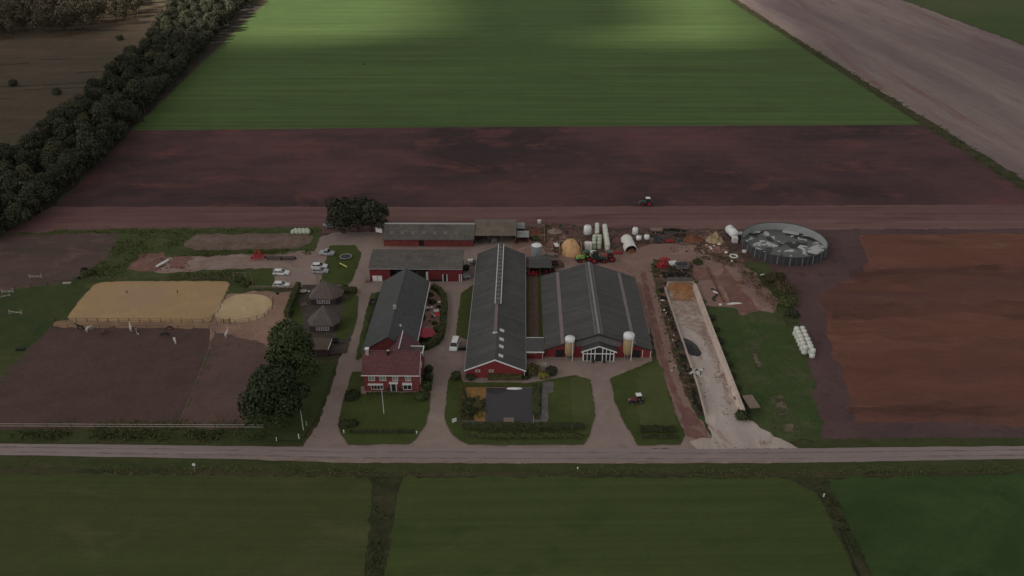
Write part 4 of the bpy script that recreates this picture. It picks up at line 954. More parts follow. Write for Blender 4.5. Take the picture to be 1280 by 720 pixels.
# ---- sand bunker
b = thing('sand_bunker', 'bunker with concrete side walls holding an orange sand heap', 'bunker', G(714, 318), AX)
m = MB(); m.box(-3.3, 1.9, 0, .25, 5.2, 2.1); m.box(2.9, 1.9, 0, .25, 5.2, 2.1); m.box(-.2, 4.6, 0, 6.5, .25, 2.1); m.build('wall', 'wood_pale', b)
heap('sand_heap', '', 0, 0, 3.7, 4.2, 4.0, 'sand_heap', parent=b, rough=.18, seed=21, power=1.9).location = (-.2, 1.7, 0)
m = MB(); m.box(-4.1, 3.2, 1.5, 1.3, 2.6, .15, .25, top=.8); m.build('cover_sheet', 'tarp', b)

# ---- rear shed
A, B = G(480, 308.5), G(591.5, 308.5); XC = (A.x + B.x) / 2; W = B.x - A.x; Dp = 2 * (G(530, 273, 5.6).y - A.y) * .98; Dp = 11.5
b = thing('rear_shed', 'long low rear shed with mossy grey roof and red brick wall', 'shed', (XC, A.y, 0), AX)
x0, x1 = -W / 2, W / 2
m = MB()
gapx = G(527, 305).x - XC
m.box((x0 + gapx - .5) / 2, .12, 0, gapx - .5 - x0, .24, 2.6); m.box((x1 + gapx + .9) / 2, .12, 0, x1 - gapx - .9, .24, 2.6)
m.box(x0 + .12, Dp / 2, 0, .24, Dp - .5, 2.6); m.box(x1 - .12, Dp / 2, 0, .24, Dp - .5, 2.6); m.box(0, Dp - .12, 0, W, .24, 2.6); m.build('wall', 'brick', b)
m = MB()
for xx in (x0 + .12, x1 - .12): m.yz([(0, 2.6), (Dp, 2.6), (Dp / 2, 4.6)], xx - .1, xx + .1)
m.build('gable', 'wood_dark', b)
m = MB(); m.box(gapx + .2, .3, 0, 1.4, .1, 2.4); m.build('door', 'dark', b)
rf, zf = gable_x(b, x0, x1, 0, Dp, 2.6, 4.7, .45, .12, 'roof_moss')
m = MB(); m.box(0, Dp / 2, 4.72, W + .6, .5, .16); m.build('ridge_cap', 'skylight', b)
m = MB(); m.box(0, -.5, 2.35, W + .5, .12, .14); m.build('gutter', 'steel_dark', b)
for i in range(7):
    px = 490 + i * 13.4; x = G(px, 286, 4).x - XC
    m = MB(); m.slab([(x - .45, 1.6), (x + .45, 1.6), (x + .45, 2.7), (x - .45, 2.7)], lambda x_, y_: zf(x_, y_) + .1, .06); m.build('skylight', 'skylight_pink', b)
A2, B2 = G(592.5, 306), G(645, 306); XC2 = (A2.x + B2.x) / 2; W2 = B2.x - A2.x
b = thing('open_shed', 'open fronted shed with rusty patched roof joined to the rear shed', 'shed', (XC2, A2.y + .2, 0), AX)
m = MB(); wall_ring(m, -W2 / 2, W2 / 2, 0, 11.0, 3.0, skip='fl'); m.build('wall', 'wood_dark', b)
rf, zf = gable_x(b, -W2 / 2, W2 / 2, 0, 11, 3.0, 4.85, .3, .12, 'roof_rust', ov_x=.05)
for i in range(4):
    m = MB(); m.box(-W2 / 2 + .2 + (W2 - .4) * i / 3, .15, 0, .2, .2, 3.0); m.build('post', 'wood', b)
A3 = G(648, 305); b = thing('annex_shed', 'tiny annex with pale roof at the right end of the open shed', 'shed', (A3.x + 1.3, A3.y + .3, 0), AX)
m = MB(); wall_ring(m, -1.7, 1.6, 0, 3.3, 2.1, skip='f'); m.build('wall', 'red_wood', b)
m = MB(); m.slab([(-1.8, -.3), (1.8, -.3), (1.8, 3.4), (-1.8, 3.4)], lambda x, y: 2.15 + y * .1, .1); m.build('roof', 'roof_pale', b)
b = thing('annex_shed', 'small flat roofed hut behind the tiny annex', 'shed', (A3.x + .6, A3.y + 5.6, 0), AX)
m = MB(); wall_ring(m, -1.0, 1.2, 0, 4, 2.4); m.build('wall', 'wood_dark', b); m = MB(); m.slab([(-1.1, -.2), (1.3, -.2), (1.3, 4.1), (-1.1, 4.1)], lambda x, y: 2.45, .1); m.build('roof', 'roof_pale', b)

# ---- machine shed
A, B = G(463, 352), G(577.5, 352); XC = (A.x + B.x) / 2; W = B.x - A.x
b = thing('machine_shed', 'red wooden machine shed with open bay and weathered grey roof', 'shed', (XC, A.y, 0), AX)
lx = lambda px: G(px, 352).x - XC
HF, HB, DPT = 3.9, 4.9, 8.4
m = MB()
o0, o1 = lx(488.5), lx(533)
m.box((-W / 2 + o0) / 2, .1, 0, o0 + W / 2, .2, HF); m.box((W / 2 + lx(536)) / 2, .1, 0, W / 2 - lx(536), .2, HF)
m.box(-W / 2 + .1, DPT / 2, 0, .2, DPT - .4, HF); m.box(W / 2 - .1, DPT / 2, 0, .2, DPT - .4, HF); m.box(0, DPT - .1, 0, W, .2, HF); m.build('wall', 'red_wood', b)
m = MB(); m.box(lx(534.3), -.03, 0, .55, .1, 3.0); m.build('door', 'white_trim', b)
m = MB()
for i in range(3): m.box(lx(509) + i * 2.6 - 2.5, .2, 0, .16, .16, HF)
m.build('post', 'steel_dark', b)
zfm = lambda x, y: HF + .05 + y * .19
m = MB(); m.slab([(-W / 2 - .3, -.4), (W / 2 + .3, -.4), (W / 2 + .3, DPT - .2), (-W / 2 - .3, DPT - .2)], zfm, .12); m.build('roof', 'roof_moss', b)
m = MB()
for q in (-1, 1): m.yz([(0, HF - .02), (DPT, HF - .02), (DPT, HF + DPT * .19)], q * (W / 2 - .1) - .08, q * (W / 2 - .1) + .08)
m.box(0, DPT - .1, HF, W - .4, .16, DPT * .19 - .02); m.build('gable', 'red_wood', b)
m = MB(); m.box(0, -.46, HF - .02, W + .5, .1, .14); m.build('gutter', 'steel', b)
for pa, pb in ((466, 471.7), (472.3, 478)):
    m = MB(); m.box((lx(pa) + lx(pb)) / 2, -.05, 0, lx(pb) - lx(pa), .08, 1.75); m.build('door', 'white_trim', b)
for px in (554, 559, 574.5, 577): m = MB(); m.box(lx(px), -.06, 0, .22, .1, 2.3); m.build('post', 'white_trim', b)
m = MB(); m.box(lx(556.5), -.04, 0, .8, .06, 2.2); m.build('door', 'dark', b)
m = MB(); m.box(lx(545.5), -.03, .0, 3.0, .05, .7); m.build('kick_board', 'dark', b)

# ---- grey roofed longhouse behind the farmhouse
XL, XR = -33.6, -22.3; YF = 158.6; YB = 191.6; XC = (XL + XR) / 2; W = XR - XL; L_ = YB - YF; ze, zr = 3.1, 6.7
b = thing('longhouse', 'long house wing with smooth dark grey roof behind the farmhouse', 'house', (XC - .0, YF, 0), AX)
m = MB(); pentagon(m, 0, W, ze, zr - .02, 0, .25); pentagon(m, 0, W, ze, zr - .02, L_ - .25, L_); m.box(-W / 2 + .125, L_ / 2, 0, .25, L_ - .5, ze); m.box(W / 2 - .125, L_ / 2, 0, .25, L_ - .5, ze); m.build('wall', 'brick', b)
rf, zf = gable_y(b, W, L_, ze, zr, .4, .12, 'roof_slate')
m = MB(); m.box(0, L_ / 2, zr + .06, .3, L_ + .6, .14); m.build('ridge_cap', 'steel_dark', b)
m = MB(); m.box(W / 2 + .47, L_ / 2, zf(W / 2 + .4, 0) - .1, .14, L_ + .5, .16); m.build('gutter', 'white_trim', b)
m = MB(); m.box(-W / 2 - .47, L_ / 2, zf(W / 2 + .4, 0) - .1, .14, L_ + .5, .16); m.build('gutter', 'steel_dark', b)
m = MB(); m.box(-.1, 12.6, zr - .1, .8, .8, 1.0, top=.85); m.build('chimney', 'concrete', b)
m = MB(); m.box(2.0, 6.5, zf(2, 0), .35, .35, .5); m.build('vent', 'white_trim', b)
m = MB()
for q in (-1, 1): m.xz([(0, zr + .1), (q * (W / 2 + .42), zf(W / 2 + .42, 0) + .1), (q * (W / 2 + .42), zf(W / 2 + .42, 0) - .12), (0, zr - .15)], -.37, -.31)
m.build('verge_board', 'wood_dark', b)
for yy in (5, 11, 17, 23, 29):
    window(b, W / 2, yy, 1.0, 1.6, 1.3, face='+x', bars=2)

# ---- farmhouse
A, B = G(456, 490), G(524.5, 490); XC = (A.x + B.x) / 2; W = B.x - A.x; DPT = 6.8; ze, zr = 5.0, 8.2
b = thing('farmhouse', 'red brick farmhouse with brown tiled roof and white framed windows', 'house', (XC, A.y, 0), AX)
m = MB(); wall_ring(m, -W / 2, W / 2, 0, DPT, ze)
for q in (-1, 1): m.yz([(0, ze), (DPT, ze), (DPT / 2, zr - .03)], q * (W / 2 - .125) - .12, q * (W / 2 - .125) + .12)
m.build('wall', 'brick', b)
rf, zf = gable_x(b, -W / 2, W / 2, 0, DPT, ze, zr, .45, .14, 'roof_tile')
m = MB(); m.box(0, -.52, ze - .5, W + .7, .16, .14); m.build('gutter', 'white_trim', b)
m = MB(); m.box(0, DPT / 2, zr + .08, W + .6, .28, .14); m.build('ridge_cap', 'roof_maroon', b)
m = MB()
for q in (-1, 1): m.yz([(DPT / 2, zr + .1), (DPT / 2 + q * (DPT / 2 + .45), zf(0, -.45) + .1), (DPT / 2 + q * (DPT / 2 + .45), zf(0, -.45) - .16), (DPT / 2, zr - .2)], W / 2 + .31, W / 2 + .38)
m.build('verge_board', 'white_trim', b)
for x in (-W / 2 + .7, ): m = MB(); m.box(x, DPT / 2 - .4, zr - .6, .65, .65, 1.5); c = m.build('chimney', 'concrete', b); m = MB(); m.box(x, DPT / 2 - .4, zr + .9, .85, .85, .18); m.build('chimney_cap', 'white_trim', c)
for x in (-.7, ): m = MB(); m.box(x, DPT / 2 - .5, zr - .6, .5, .5, 1.1); c = m.build('chimney', 'dark', b); m = MB(); m.box(x, DPT / 2 - .5, zr + .5, .55, .55, .12); m.build('chimney_cap', 'concrete', c)
lx = lambda px, py=478, z=3: G(px, py, z).x - XC
for pa, pb in ((461, 469), (475, 483), (492, 497), (507, 514)):
    a, c = lx(pa, 468, 4), lx(pb, 468, 4); window(b, (a + c) / 2, 0, 2.95, max(1.2, c - a), 1.5, bars=1, pane='glass_pale')
a, c = lx(464, 482, 1.5), lx(479, 482, 1.5); window(b, (a + c) / 2, 0, .7, c - a, 1.25, bars=3)
m = MB(); m.box((a + c) / 2 - .25, -.3, 2.1, c - a + .7, .6, .12); m.build('awning', 'white_trim', b)
a, c = lx(504, 482, 1.5), lx(515, 482, 1.5); window(b, (a + c) / 2, 0, .7, c - a, 1.35, bars=1)
m = MB(); m.box((a + c) / 2, -.25, 2.15, c - a + .2, .5, .3); m.build('awning', 'white_trim', b)
xd = lx(492.5, 484, 1); m = MB(); m.box(xd, -.05, .1, 1.0, .1, 2.1); d = m.build('door', 'glass', b)
m = MB()
for q in (-.55, .55): m.box(xd + q, -.06, .1, .14, .14, 2.1)
m.box(xd, -.06, 2.2, 1.24, .14, .12); m.build('door_frame', 'white_plain', d)
m = MB(); m.box(xd + .1, -.35, 2.55, 1.9, .7, .16); m.build('door_canopy', 'white_plain', b)
m = MB(); m.box(xd + .4, -.9, 0, 2.4, 1.6, .14); m.build('door_step', 'steel', b)
m = MB(); m.box(0, -.5, 0, W + 1.0, .8, .09); m.build('plinth', 'concrete', b)
window(b, W / 2, 2.0, 1.0, 1.2, 1.3, face='+x', bars=1); window(b, W / 2, 2.0, 3.3, 1.0, 1.1, face='+x', bars=1); window(b, W / 2, 4.9, 3.3, 1.0, 1.1, face='+x', bars=1)
# link wing between farmhouse and longhouse
b = thing('link_wing', 'maroon roofed cross wing joining farmhouse and longhouse', 'house', (-24.9, A.y + DPT + .15, 0), AX)
m = MB(); LW = 7.2; Ln = 7.6; pentagon(m, 0, LW - .4, 3.3, 6.3, 0, .25); m.box(-LW / 2 + .3, Ln / 2, 0, .25, Ln, 3.3); m.box(LW / 2 - .3, Ln / 2, 0, .25, Ln, 3.3); m.build('wall', 'brick', b)
rf, zf = gable_y(b, LW, Ln, 3.3, 6.45, .25, .12, 'roof_maroon', ov_y=0)
m = MB(); m.box(0, Ln / 2, 6.5, .16, Ln, .12); m.build('ridge_cap', 'white_trim', b)
b = thing('flat_extension', 'flat dark roofed extension with white roof edge behind the farmhouse', 'building', (-22.0, A.y + DPT + .2, 0), AX)
m = MB(); m.box(0, 1.95, 0, 4.2, 3.9, 4.5); m.build('wall', 'brick', b)
m = MB(); m.box(0, 1.95, 4.5, 4.3, 4.0, .1); m.build('roof', 'roof_flat', b)
m = MB(); m.box(0, 3.95, 4.6, 4.5, .2, .2); m.box(-2.15, 1.95, 4.6, .2, 3.8, .2); m.box(2.15, 1.95, 4.6, .2, 3.8, .2); m.build('roof_edge', 'white_trim', b)

# ---- thatched pavilions
def pavilion(label, px, py, W, Dp, ze, zr, hip, sides=None):
    b = thing('thatched_pavilion', label, 'pavilion', G(px, py), AX)
    m = MB(); wall_ring(m, -W / 2 + .4, W / 2 - .4, .4, Dp - .4, ze, .15); m.build('wall', 'wood_dark', b)
    c = [(-W / 2, 0), (W / 2, 0), (W / 2, Dp), (-W / 2, Dp)] if not sides else sides
    n = len(c); cx = 0; vs = [(x, y, ze - .15) for x, y in c] + [(x, y, ze + .15) for x, y in c]
    mid = [(-hip, Dp / 2, zr), (hip, Dp / 2, zr)]
    fs = [(i, (i + 1) % n, n + (i + 1) % n, n + i) for i in range(n)] + [tuple(range(n - 1, -1, -1))]
    vs += mid
    for i in range(n):
        a, b_ = n + i, n + (i + 1) % n
        xa, xb = c[i][0], c[(i + 1) % n][0]; ta = 2 * n + (1 if xa > .01 else 0); tb = 2 * n + (1 if xb > .01 else 0)
        fs.append((a, b_, tb) if ta == tb else (a, b_, tb, ta))
    q = MB(); q._a(vs, fs); q.build('roof', 'thatch', b)
    m = MB(); m.box(0, Dp / 2, zr - .08, 2 * hip + .5, .35, .16); m.build('ridge_cap', 'concrete_dark', b)
    for k in (-1, 1): window(b, k * W * .12, .4, .7, W * .2, 1.3, bars=1, cross=2, name='window')
    m = MB(); m.box(W * .32, .35, 0, .9, .08, 1.95); m.build('door', 'wood_dark', b)
    return b
pavilion('upper thatched pavilion with hipped roof beside the parking yard', 404.5, 383, 7.4, 6.2, 2.1, 5.6, .3, [(-3.3, 0), (2.9, 0), (4.6, 1.8), (4.6, 4.6), (2.8, 6.2), (-2.4, 6.2), (-3.7, 4.6), (-3.8, 1.5)])
pavilion('lower thatched pavilion with rounded hipped roof and white windows', 403.5, 417, 7.0, 6.0, 2.1, 5.9, .1, [(-2.8, 0), (2.8, 0), (3.9, 1.8), (3.7, 4.4), (2.0, 6.2), (-1.6, 6.2), (-3.6, 4.8), (-4.0, 2.4)])
b = thing('garden_shed', 'low wooden shed with slatted roof below the lower pavilion', 'shed', G(400, 446), AX)
m = MB(); wall_ring(m, -1.9, 1.9, 0, 4.0, 2.0); m.build('wall', 'wood_dark', b); m = MB(); m.slab([(-2.1, -.2), (2.1, -.2), (2.1, 4.2), (-2.1, 4.2)], lambda x, y: 2.02 + .08 * y, .1); m.build('roof', 'wood', b)
m = MB(); m.box(2.16, 2, 2.0, .1, 4.5, .3); m.build('gutter', 'white_trim', b)

# ---- slurry tank
c = Vector((79.0, 218.2, 0)); RT = 11.9; t = thing('slurry_tank', 'round open slurry tank with pale inner wall and marbled grey crust', 'tank', c)
m = MB(); m.lathe([(RT, 0), (RT, 2.55), (RT + .12, 2.56), (RT + .12, 2.7), (RT - .16, 2.7), (RT - .16, 2.6)], 96)
m.f = [f for f in m.f if len(f) == 4]; wl = m.build('wall', 'tank_steel', t)
m = MB(); m.lathe([(RT - .1, 2.69), (RT - .1, 0.1)], 96); m.f = [f for f in m.f if len(f) == 4]; m.build('lining', 'lining', t)
m = MB(); m.lathe([(RT - .12, .05), (RT - .12, .32)], 96); m.build('slurry_surface', 'slurry', t)
for i in range(44):
    a = 2 * math.pi * i / 44; m = MB(); m.box((RT + .08) * math.cos(a), (RT + .08) * math.sin(a), 0, .14, .16, 2.55, a); m.build('post', 'steel' if i % 2 == 0 else 'concrete_dark', t)

# ---- silage clamp walls
def wall_line(name, label, pts, w, h, mat, cap=None, cat='wall', top=.6):
    P = [G(*p) for p in pts]; m = MB()
    for a, b_ in zip(P, P[1:]):
        d = b_ - a; mid = (a + b_) / 2 - P[0]; m.box(mid.x, mid.y, 0, d.length + .02, w, h, math.atan2(d.y, d.x), top=1.0, topy=top)
    t = thing(name, label, cat, (P[0].x, P[0].y, 0)); m.build('wall_body', mat, t)
    if cap:
        m = MB()
        for a, b_ in zip(P, P[1:]):
            d = b_ - a; mid = (a + b_) / 2 - P[0]; m.box(mid.x, mid.y, h, d.length, w * .5, .1, math.atan2(d.y, d.x))
        m.build('coping', cap, t)
    return t
wall_line('clamp_wall', 'broad pale sloping concrete wall on the right of the silage clamp', [(868, 361), (928, 519)], 1.3, 1.5, 'concrete_wall', 'concrete_wall')
wall_line('clamp_wall', 'thin low concrete wall on the left of the silage clamp', [(831, 362), (849, 416), (871, 480), (882, 522)], .35, .9, 'concrete_wall', 'concrete')
wall_line('clamp_wall', 'back wall at the upper end of the silage clamp', [(834, 352), (865, 352)], .5, 1.2, 'concrete_dark', None)
wall_line('yard_wall', 'low wall dividing the dirt yard right of the clamp', [(884, 335), (898, 365), (905, 378)], .5, .5, 'rubble_red', None)
wall_line('yard_wall', 'pale timber wall round the small red yard behind the rear shed', [(659, 284), (680, 284), (681, 304)], .2, 1.0, 'wood_pale', None)

# ------------------------------------------------------------------ fences
def fence(label, pts, step, h, rails, mat, cat='fence', railr=.04, post=.1, railmat=None, name='fence', world=False, closed=False):
    P = [Vector(p) for p in pts] if world else [G(*p) for p in pts]
    if closed: P.append(P[0])
    t = thing(name, label, cat, (P[0].x, P[0].y, 0)); n_p = 0
    posts = []
    for a, b_ in zip(P, P[1:]):
        k = max(1, round((b_ - a).length / step))
        for i in range(k): posts.append(a.lerp(b_, i / k))
    posts.append(P[-1])
    pm = MB(); pm.box(0, 0, 0, post, post, h); pme = pm.mesh('post', mat)
    for p in posts[:100]:
        o = mkobj('post', pme, t); o.location = (p.x - P[0].x, p.y - P[0].y, 0)
    for z in rails:
        m = MB()
        for a, b_ in zip(P, P[1:]):
            d = b_ - a; mid = (a + b_) / 2 - P[0]; m.box(mid.x, mid.y, z, d.length, railr, railr * 2, math.atan2(d.y, d.x))
        m.build('rail', railmat or mat, t)
    return t
fence('long white ribbon fence with two rails between paddocks and road', [(-160, 533), (0, 535.5), (330, 537)], 5.0, 1.3, (.6, 1.15), 'wood', railr=.05, railmat='concrete')
fence('wooden post fence along the road side of the riding arena', [(70, 402.5), (254, 404.0), (266, 401.5)], 2.6, 1.25, (.6, 1.1), 'wood_dark', railmat='wood', railr=.035)
fence('wooden rail fence along the far side of the riding arena', [(118, 353), (138, 350.5), (286, 350.5), (290, 354)], 3.2, 1.2, (.6, 1.05), 'wood', railr=.04)
fence('wooden post fence between riding arena and round pen', [(266, 400), (273, 392), (289, 357)], 2.6, 1.2, (.6, 1.05), 'wood_dark', railr=.035)
fence('leaning dark posts round the sandy round pen', [(268, 399), (277, 404), (294, 405), (312, 403), (331, 397), (341, 387), (342, 376)], 2.5, 1.3, (.7, 1.15), 'wood_dark', railr=.03)
fence('thin dark fence below the sand path', [(66, 411), (262, 412), (272, 408)], 4.0, 1.2, (1.0,), 'wood', railr=.03)
fence('rickety fence running down between the two dark paddocks', [(266, 414), (262, 440), (243, 490), (224, 534)], 4.0, 1.2, (.6, 1.0), 'wood_pale', railr=.03)
fence('thin fence across the head of the reddish paddock', [(268, 436), (300, 434), (345, 433)], 3.5, 1.2, (.9,), 'wood', railr=.03)
fence('wire fence between mud paddock and green meadow', [(0, 366), (60, 357), (96, 353), (118, 352)], 4.5, 1.2, (.9,), 'wood_dark', railr=.025)
fence('white ribbon fence below the parking lawn', [(312, 362.5), (345, 362.5), (372, 362)], 3.0, 1.2, (.5, .9, 1.15), 'wood_pale', railr=.05)
fence('thin metal edge rail along the far edge of the dirt yard', [(712, 288.5), (780, 287.5), (862, 287)], 3.5, 1.1, (1.0,), 'steel_dark', railr=.05)
fence('low wooden jetty rail along the front of the pond', [(578, 531.5), (608, 531.2), (667, 531.0)], 3.0, .5, (.4,), 'concrete', railr=.09)
fence('low pale edge rail along the right bank of the pond', [(667, 530), (666.5, 486.5)], 3.0, .35, (.28,), 'concrete', railr=.09)
fence('low pale edge rail along the far bank of the pond', [(666, 486), (607, 486)], 3.0, .35, (.28,), 'wood_pale', railr=.07)

def pole(name, label, px, py, h, r, mat, cat='pole', topmat=None):
    t = thing(name, label, cat, G(px, py)); m = MB(); m.tube((0, 0, 0), (0, 0, h), r, r * .6); m.build('shaft', mat, t)
    m = MB(); m.lathe([(r * 1.0, h), (r * 1.1, h + .06), (.02, h + .12)], 8); m.build('finial', topmat or mat, t); m = MB(); m.lathe([(r * 1.6, 0), (r * 1.4, .12)], 10); m.build('foot', 'concrete', t); return t
pole('flagpole', 'white flagpole on the lawn before the farmhouse', 480, 518, 6.4, .07, 'white_plain')
pole('flagpole', 'white flagpole under the big round tree by the drive', 379.5, 539, 5.5, .07, 'white_plain')
pole('yard_pole', 'thin dark wooden pole between parked cars and upper pavilion', 398, 357, 3.4, .07, 'wood_dark')
pole('yard_pole', 'thin wooden pole at the corner of the parking lawn', 317, 363, 5.6, .06, 'wood_pale')
pole('marker_post', 'white marker post on the verge left of the drive mouth', 346, 552, 1.0, .09, 'white_plain')
pole('marker_post', 'white marker post at the left corner of the drive mouth', 374, 549.5, 1.3, .12, 'white_plain')
pole('marker_post', 'white marker post right of the marker at the drive mouth', 383.5, 533, 1.2, .10, 'concrete')
pole('marker_post', 'small white post at the road corner of the house lawn', 430, 542, .8, .14, 'white_plain')
pole('marker_post', 'small white post at the right corner of the house hedge', 521, 543, .7, .15, 'white_plain')
pole('marker_post', 'pair of pale pipes in the ditch below the pond garden', 722, 588, .7, .13, 'white_plain')
pole('marker_post', 'pale culvert post where the east ditch begins', 1029, 623, 1.0, .14, 'white_plain')
pole('marker_post', 'lone dark survey post in the green field', 455, 83, 2.2, .22, 'dark')
pole('marker_post', 'small dark post in the riding arena, left one', 159, 367, .8, .14, 'dark')
pole('marker_post', 'small dark post in the riding arena, right one', 222, 366.5, .8, .14, 'dark')
t = thing('road_sign', 'white round headed post sign in the verge below the road', 'sign', G(244.5, 591)); m = MB(); m.tube((0, 0, 0), (0, 0, 2.0), .05); m.build('post', 'concrete', t); m = MB(); m.tube((0, -.04, 2.0), (0, .04, 2.0), .32, None, 14); m.build('plate', 'white_plain', t)
t = thing('road_sign', 'small slanted white board on the lawn at the left of the pond garden', 'sign', G(568, 529), .5); m = MB(); m.box(0, 0, .3, 1.0, .08, .9); m.build('plate', 'white_trim', t)
for q in (-.35, .35): m = MB(); m.box(q, .07, 0, .07, .06, .6); m.build('post', 'wood', t)
M['rust_paint'] = plain('rust_paint', D(84, 48, 46), 0.7, 0.25, 2, grime=D(60, 50, 46))
# ------------------------------------------------------------------ vehicles
def wheel_at(parent, x, y, r, w, rimmat='steel', rimr=.6, name='wheel'):
    m = MB(); m.tube((x, y - w / 2, r), (x, y + w / 2, r), r, r, 18); o = m.build(name, 'rubber', parent)
    m = MB(); s_ = 1 if y > 0 else -1; m.tube((x, y + s_ * w * .42, r), (x, y + s_ * (w / 2 + .02), r), r * rimr, r * rimr * .9, 14); m.build('rim', rimmat, o); return o
def car(label, px, py, rz, paint, kind='hatch', name='parked_car', z=0, cat='car'):
    t = thing(name, label, cat, G(px, py), rz); L, Wd = (4.3, 1.76) if kind != 'van' else (4.6, 1.85)
    h = L / 2
    lower = {'hatch': [(-h, .3), (h, .3), (h + .02, .62), (h - .25, .82), (h - 1.15, .95), (-h + .15, 1.0), (-h - .02, .85)],
             'van': [(-h, .3), (h, .3), (h, .7), (h - .35, .95), (h - .9, 1.08), (-h + .05, 1.1), (-h, .9)],
             'pickup': [(-h, .35), (h, .35), (h, .8), (h - .2, 1.0), (h - 1.2, 1.05), (-h, 1.05)]}[kind]
    m = MB(); m.xz(lower, -Wd / 2, Wd / 2); m.build('body', paint, t, True if False else False, .06)
    if kind == 'hatch': gl = [(-h + .12, .96), (h - 1.15, .92), (h - 1.85, 1.40), (-h + .5, 1.42)]; rf_ = (-h + .48, h - 1.95, 1.38, .1)
    elif kind == 'van': gl = [(-h + .05, 1.06), (h - .85, 1.05), (h - 1.45, 1.72), (-h + .12, 1.74)]; rf_ = (-h + .1, h - 1.55, 1.70, .12)
    else: gl = [(-.6, 1.0), (h - 1.2, 1.0), (h - 1.75, 1.62), (-.5, 1.65)]; rf_ = (-.48, h - 1.85, 1.6, .1)
    g_ = MB(); n = len(gl)
    tp = max(p[1] for p in gl)
    vs = [(p[0], -Wd / 2 * (.94 if p[1] < tp - .2 else .78), p[1]) for p in gl] + [(p[0], Wd / 2 * (.94 if p[1] < tp - .2 else .78), p[1]) for p in gl]
    g_._a(vs, [(i, (i + 1) % n, n + (i + 1) % n, n + i) for i in range(n)] + [tuple(range(n - 1, -1, -1)), tuple(range(n, 2 * n))]); g_.build('window', 'glass', t)
    m = MB(); m.box((rf_[0] + rf_[1]) / 2, 0, rf_[2], rf_[1] - rf_[0], Wd * .80, rf_[3], top=.95, topy=.9); m.build('roof', paint, t)
    m = MB()
    for q in (-1, 1):
        for f_ in (.0, .45, 1.0):
            xa = gl[0][0] + (gl[1][0] - gl[0][0]) * f_; xb = gl[3][0] + (gl[2][0] - gl[3][0]) * f_
            m.tube((xa, q * Wd / 2 * .95, .98), (xb, q * Wd / 2 * .79, tp), .045, .04, 5)
    m.build('pillar', paint, t)
    for x in (-h + .8, h - .85):
        for q in (-1, 1): wheel_at(t, x, q * (Wd / 2 - .08), .33, .22)
    for q in (-1, 1):
        m = MB(); m.box(h - .06, q * (Wd / 2 - .28), .6, .12, .36, .14); m.build('headlight', 'lamp', t)
        m = MB(); m.box(-h + .02, q * (Wd / 2 - .2), .72, .1, .24, .16); m.build('tail_light', 'tail', t)
    return t
car('white hatchback, upper of the two white cars at the parking lawn edge', 352, 343, AX, 'car_white')
car('white hatchback, lower of the two white cars at the parking lawn edge', 352, 358.5, AX, 'car_white')
car('white hatchback parked at the play lawn directly behind the silver car', 399.5, 335, AX + .05, 'car_white')
car('silver grey hatchback parked next to the white one at the play lawn', 400.5, 341, AX + .05, 'car_silver')
car('grey pickup parked at the upper edge of the play lawn', 409, 318.5, AX - .12, 'car_silver', 'pickup')
car('small white van parked between longhouse and central barn', 568.5, 434, rad(-97), 'car_white', 'van', 'parked_van', cat='van')

def tractor(label, px, py, rz, paint, rim, roof='white_plain', sc=1.0, name='tractor', cabmat='glass'):
    t = thing(name, label, 'tractor', G(px, py), rz); t.scale = (sc,) * 3
    m = MB(); m.box(1.25, 0, .85, 2.0, .85, .75, top=.92, topy=.8, dx=-.05); m.build('hood', paint, t, False, .05)
    m = MB(); m.box(.4, 0, .5, 3.4, .5, .45); m.box(2.3, 0, .45, .35, .9, .5); m.build('chassis', 'steel_dark', t)
    m = MB(); m.box(-.35, 0, 1.0, 1.35, 1.35, 1.5, top=.86, topy=.86); m.build('cab_window', cabmat, t)
    m = MB(); m.box(-.35, 0, 2.5, 1.5, 1.4, .16, top=.9); m.build('cab_roof', roof, t)
    m = MB()
    for a in (-1, 1):
        for q in (-1, 1): m.tube((-.35 + a * .68, q * .68, 1.0), (-.35 + a * .58, q * .58, 2.52), .05)
    m.build('cab_frame', paint, t)
    for q in (-1, 1):
        m = MB(); m.box(-.75, q * .95, 1.55, 1.3, .5, .1, top=.9); m.build('mudguard', paint, t)
        wheel_at(t, -.75, q * .95, .85, .5, rim, .55); wheel_at(t, 1.65, q * .85, .58, .38, rim, .55)
    m = MB(); m.tube((1.0, .35, 1.5), (1.0, .35, 2.5), .05); m.build('exhaust', 'dark', t)
    for q in (-1, 1): m = MB(); m.box(2.2, q * .25, 1.25, .08, .2, .14); m.build('headlight', 'lamp', t)
    return t
tractor('green tractor with white cab roof working at the edge of the ploughed field', 808, 256.5, rad(180), 'dkgreen_paint', 'red_paint', sc=1.0)
tractor('bright lime green tractor parked beside the sand bunker', 731, 326, rad(196), 'green_paint', 'red_paint', 'dkgreen_paint', 1.15)
tractor('dark tractor with red wheel rims parked in the middle of the yard row', 746, 327.5, rad(0), 'dkgreen_paint', 'red_paint', 'dark', 1.15)
tractor('red tractor parked at the right end of the yard row', 760, 326, rad(184), 'red_paint', 'red_paint', 'concrete_dark', 1.15)
tractor('little old red tractor with white canopy on the right lawn', 796, 503, rad(186), 'rust_paint', 'steel_dark', 'white_plain', .8)
tractor('dark green tractor with red parts standing left of the lean-to shed corner', 684, 340, rad(20), 'car_black', 'red_paint', 'concrete', .9)

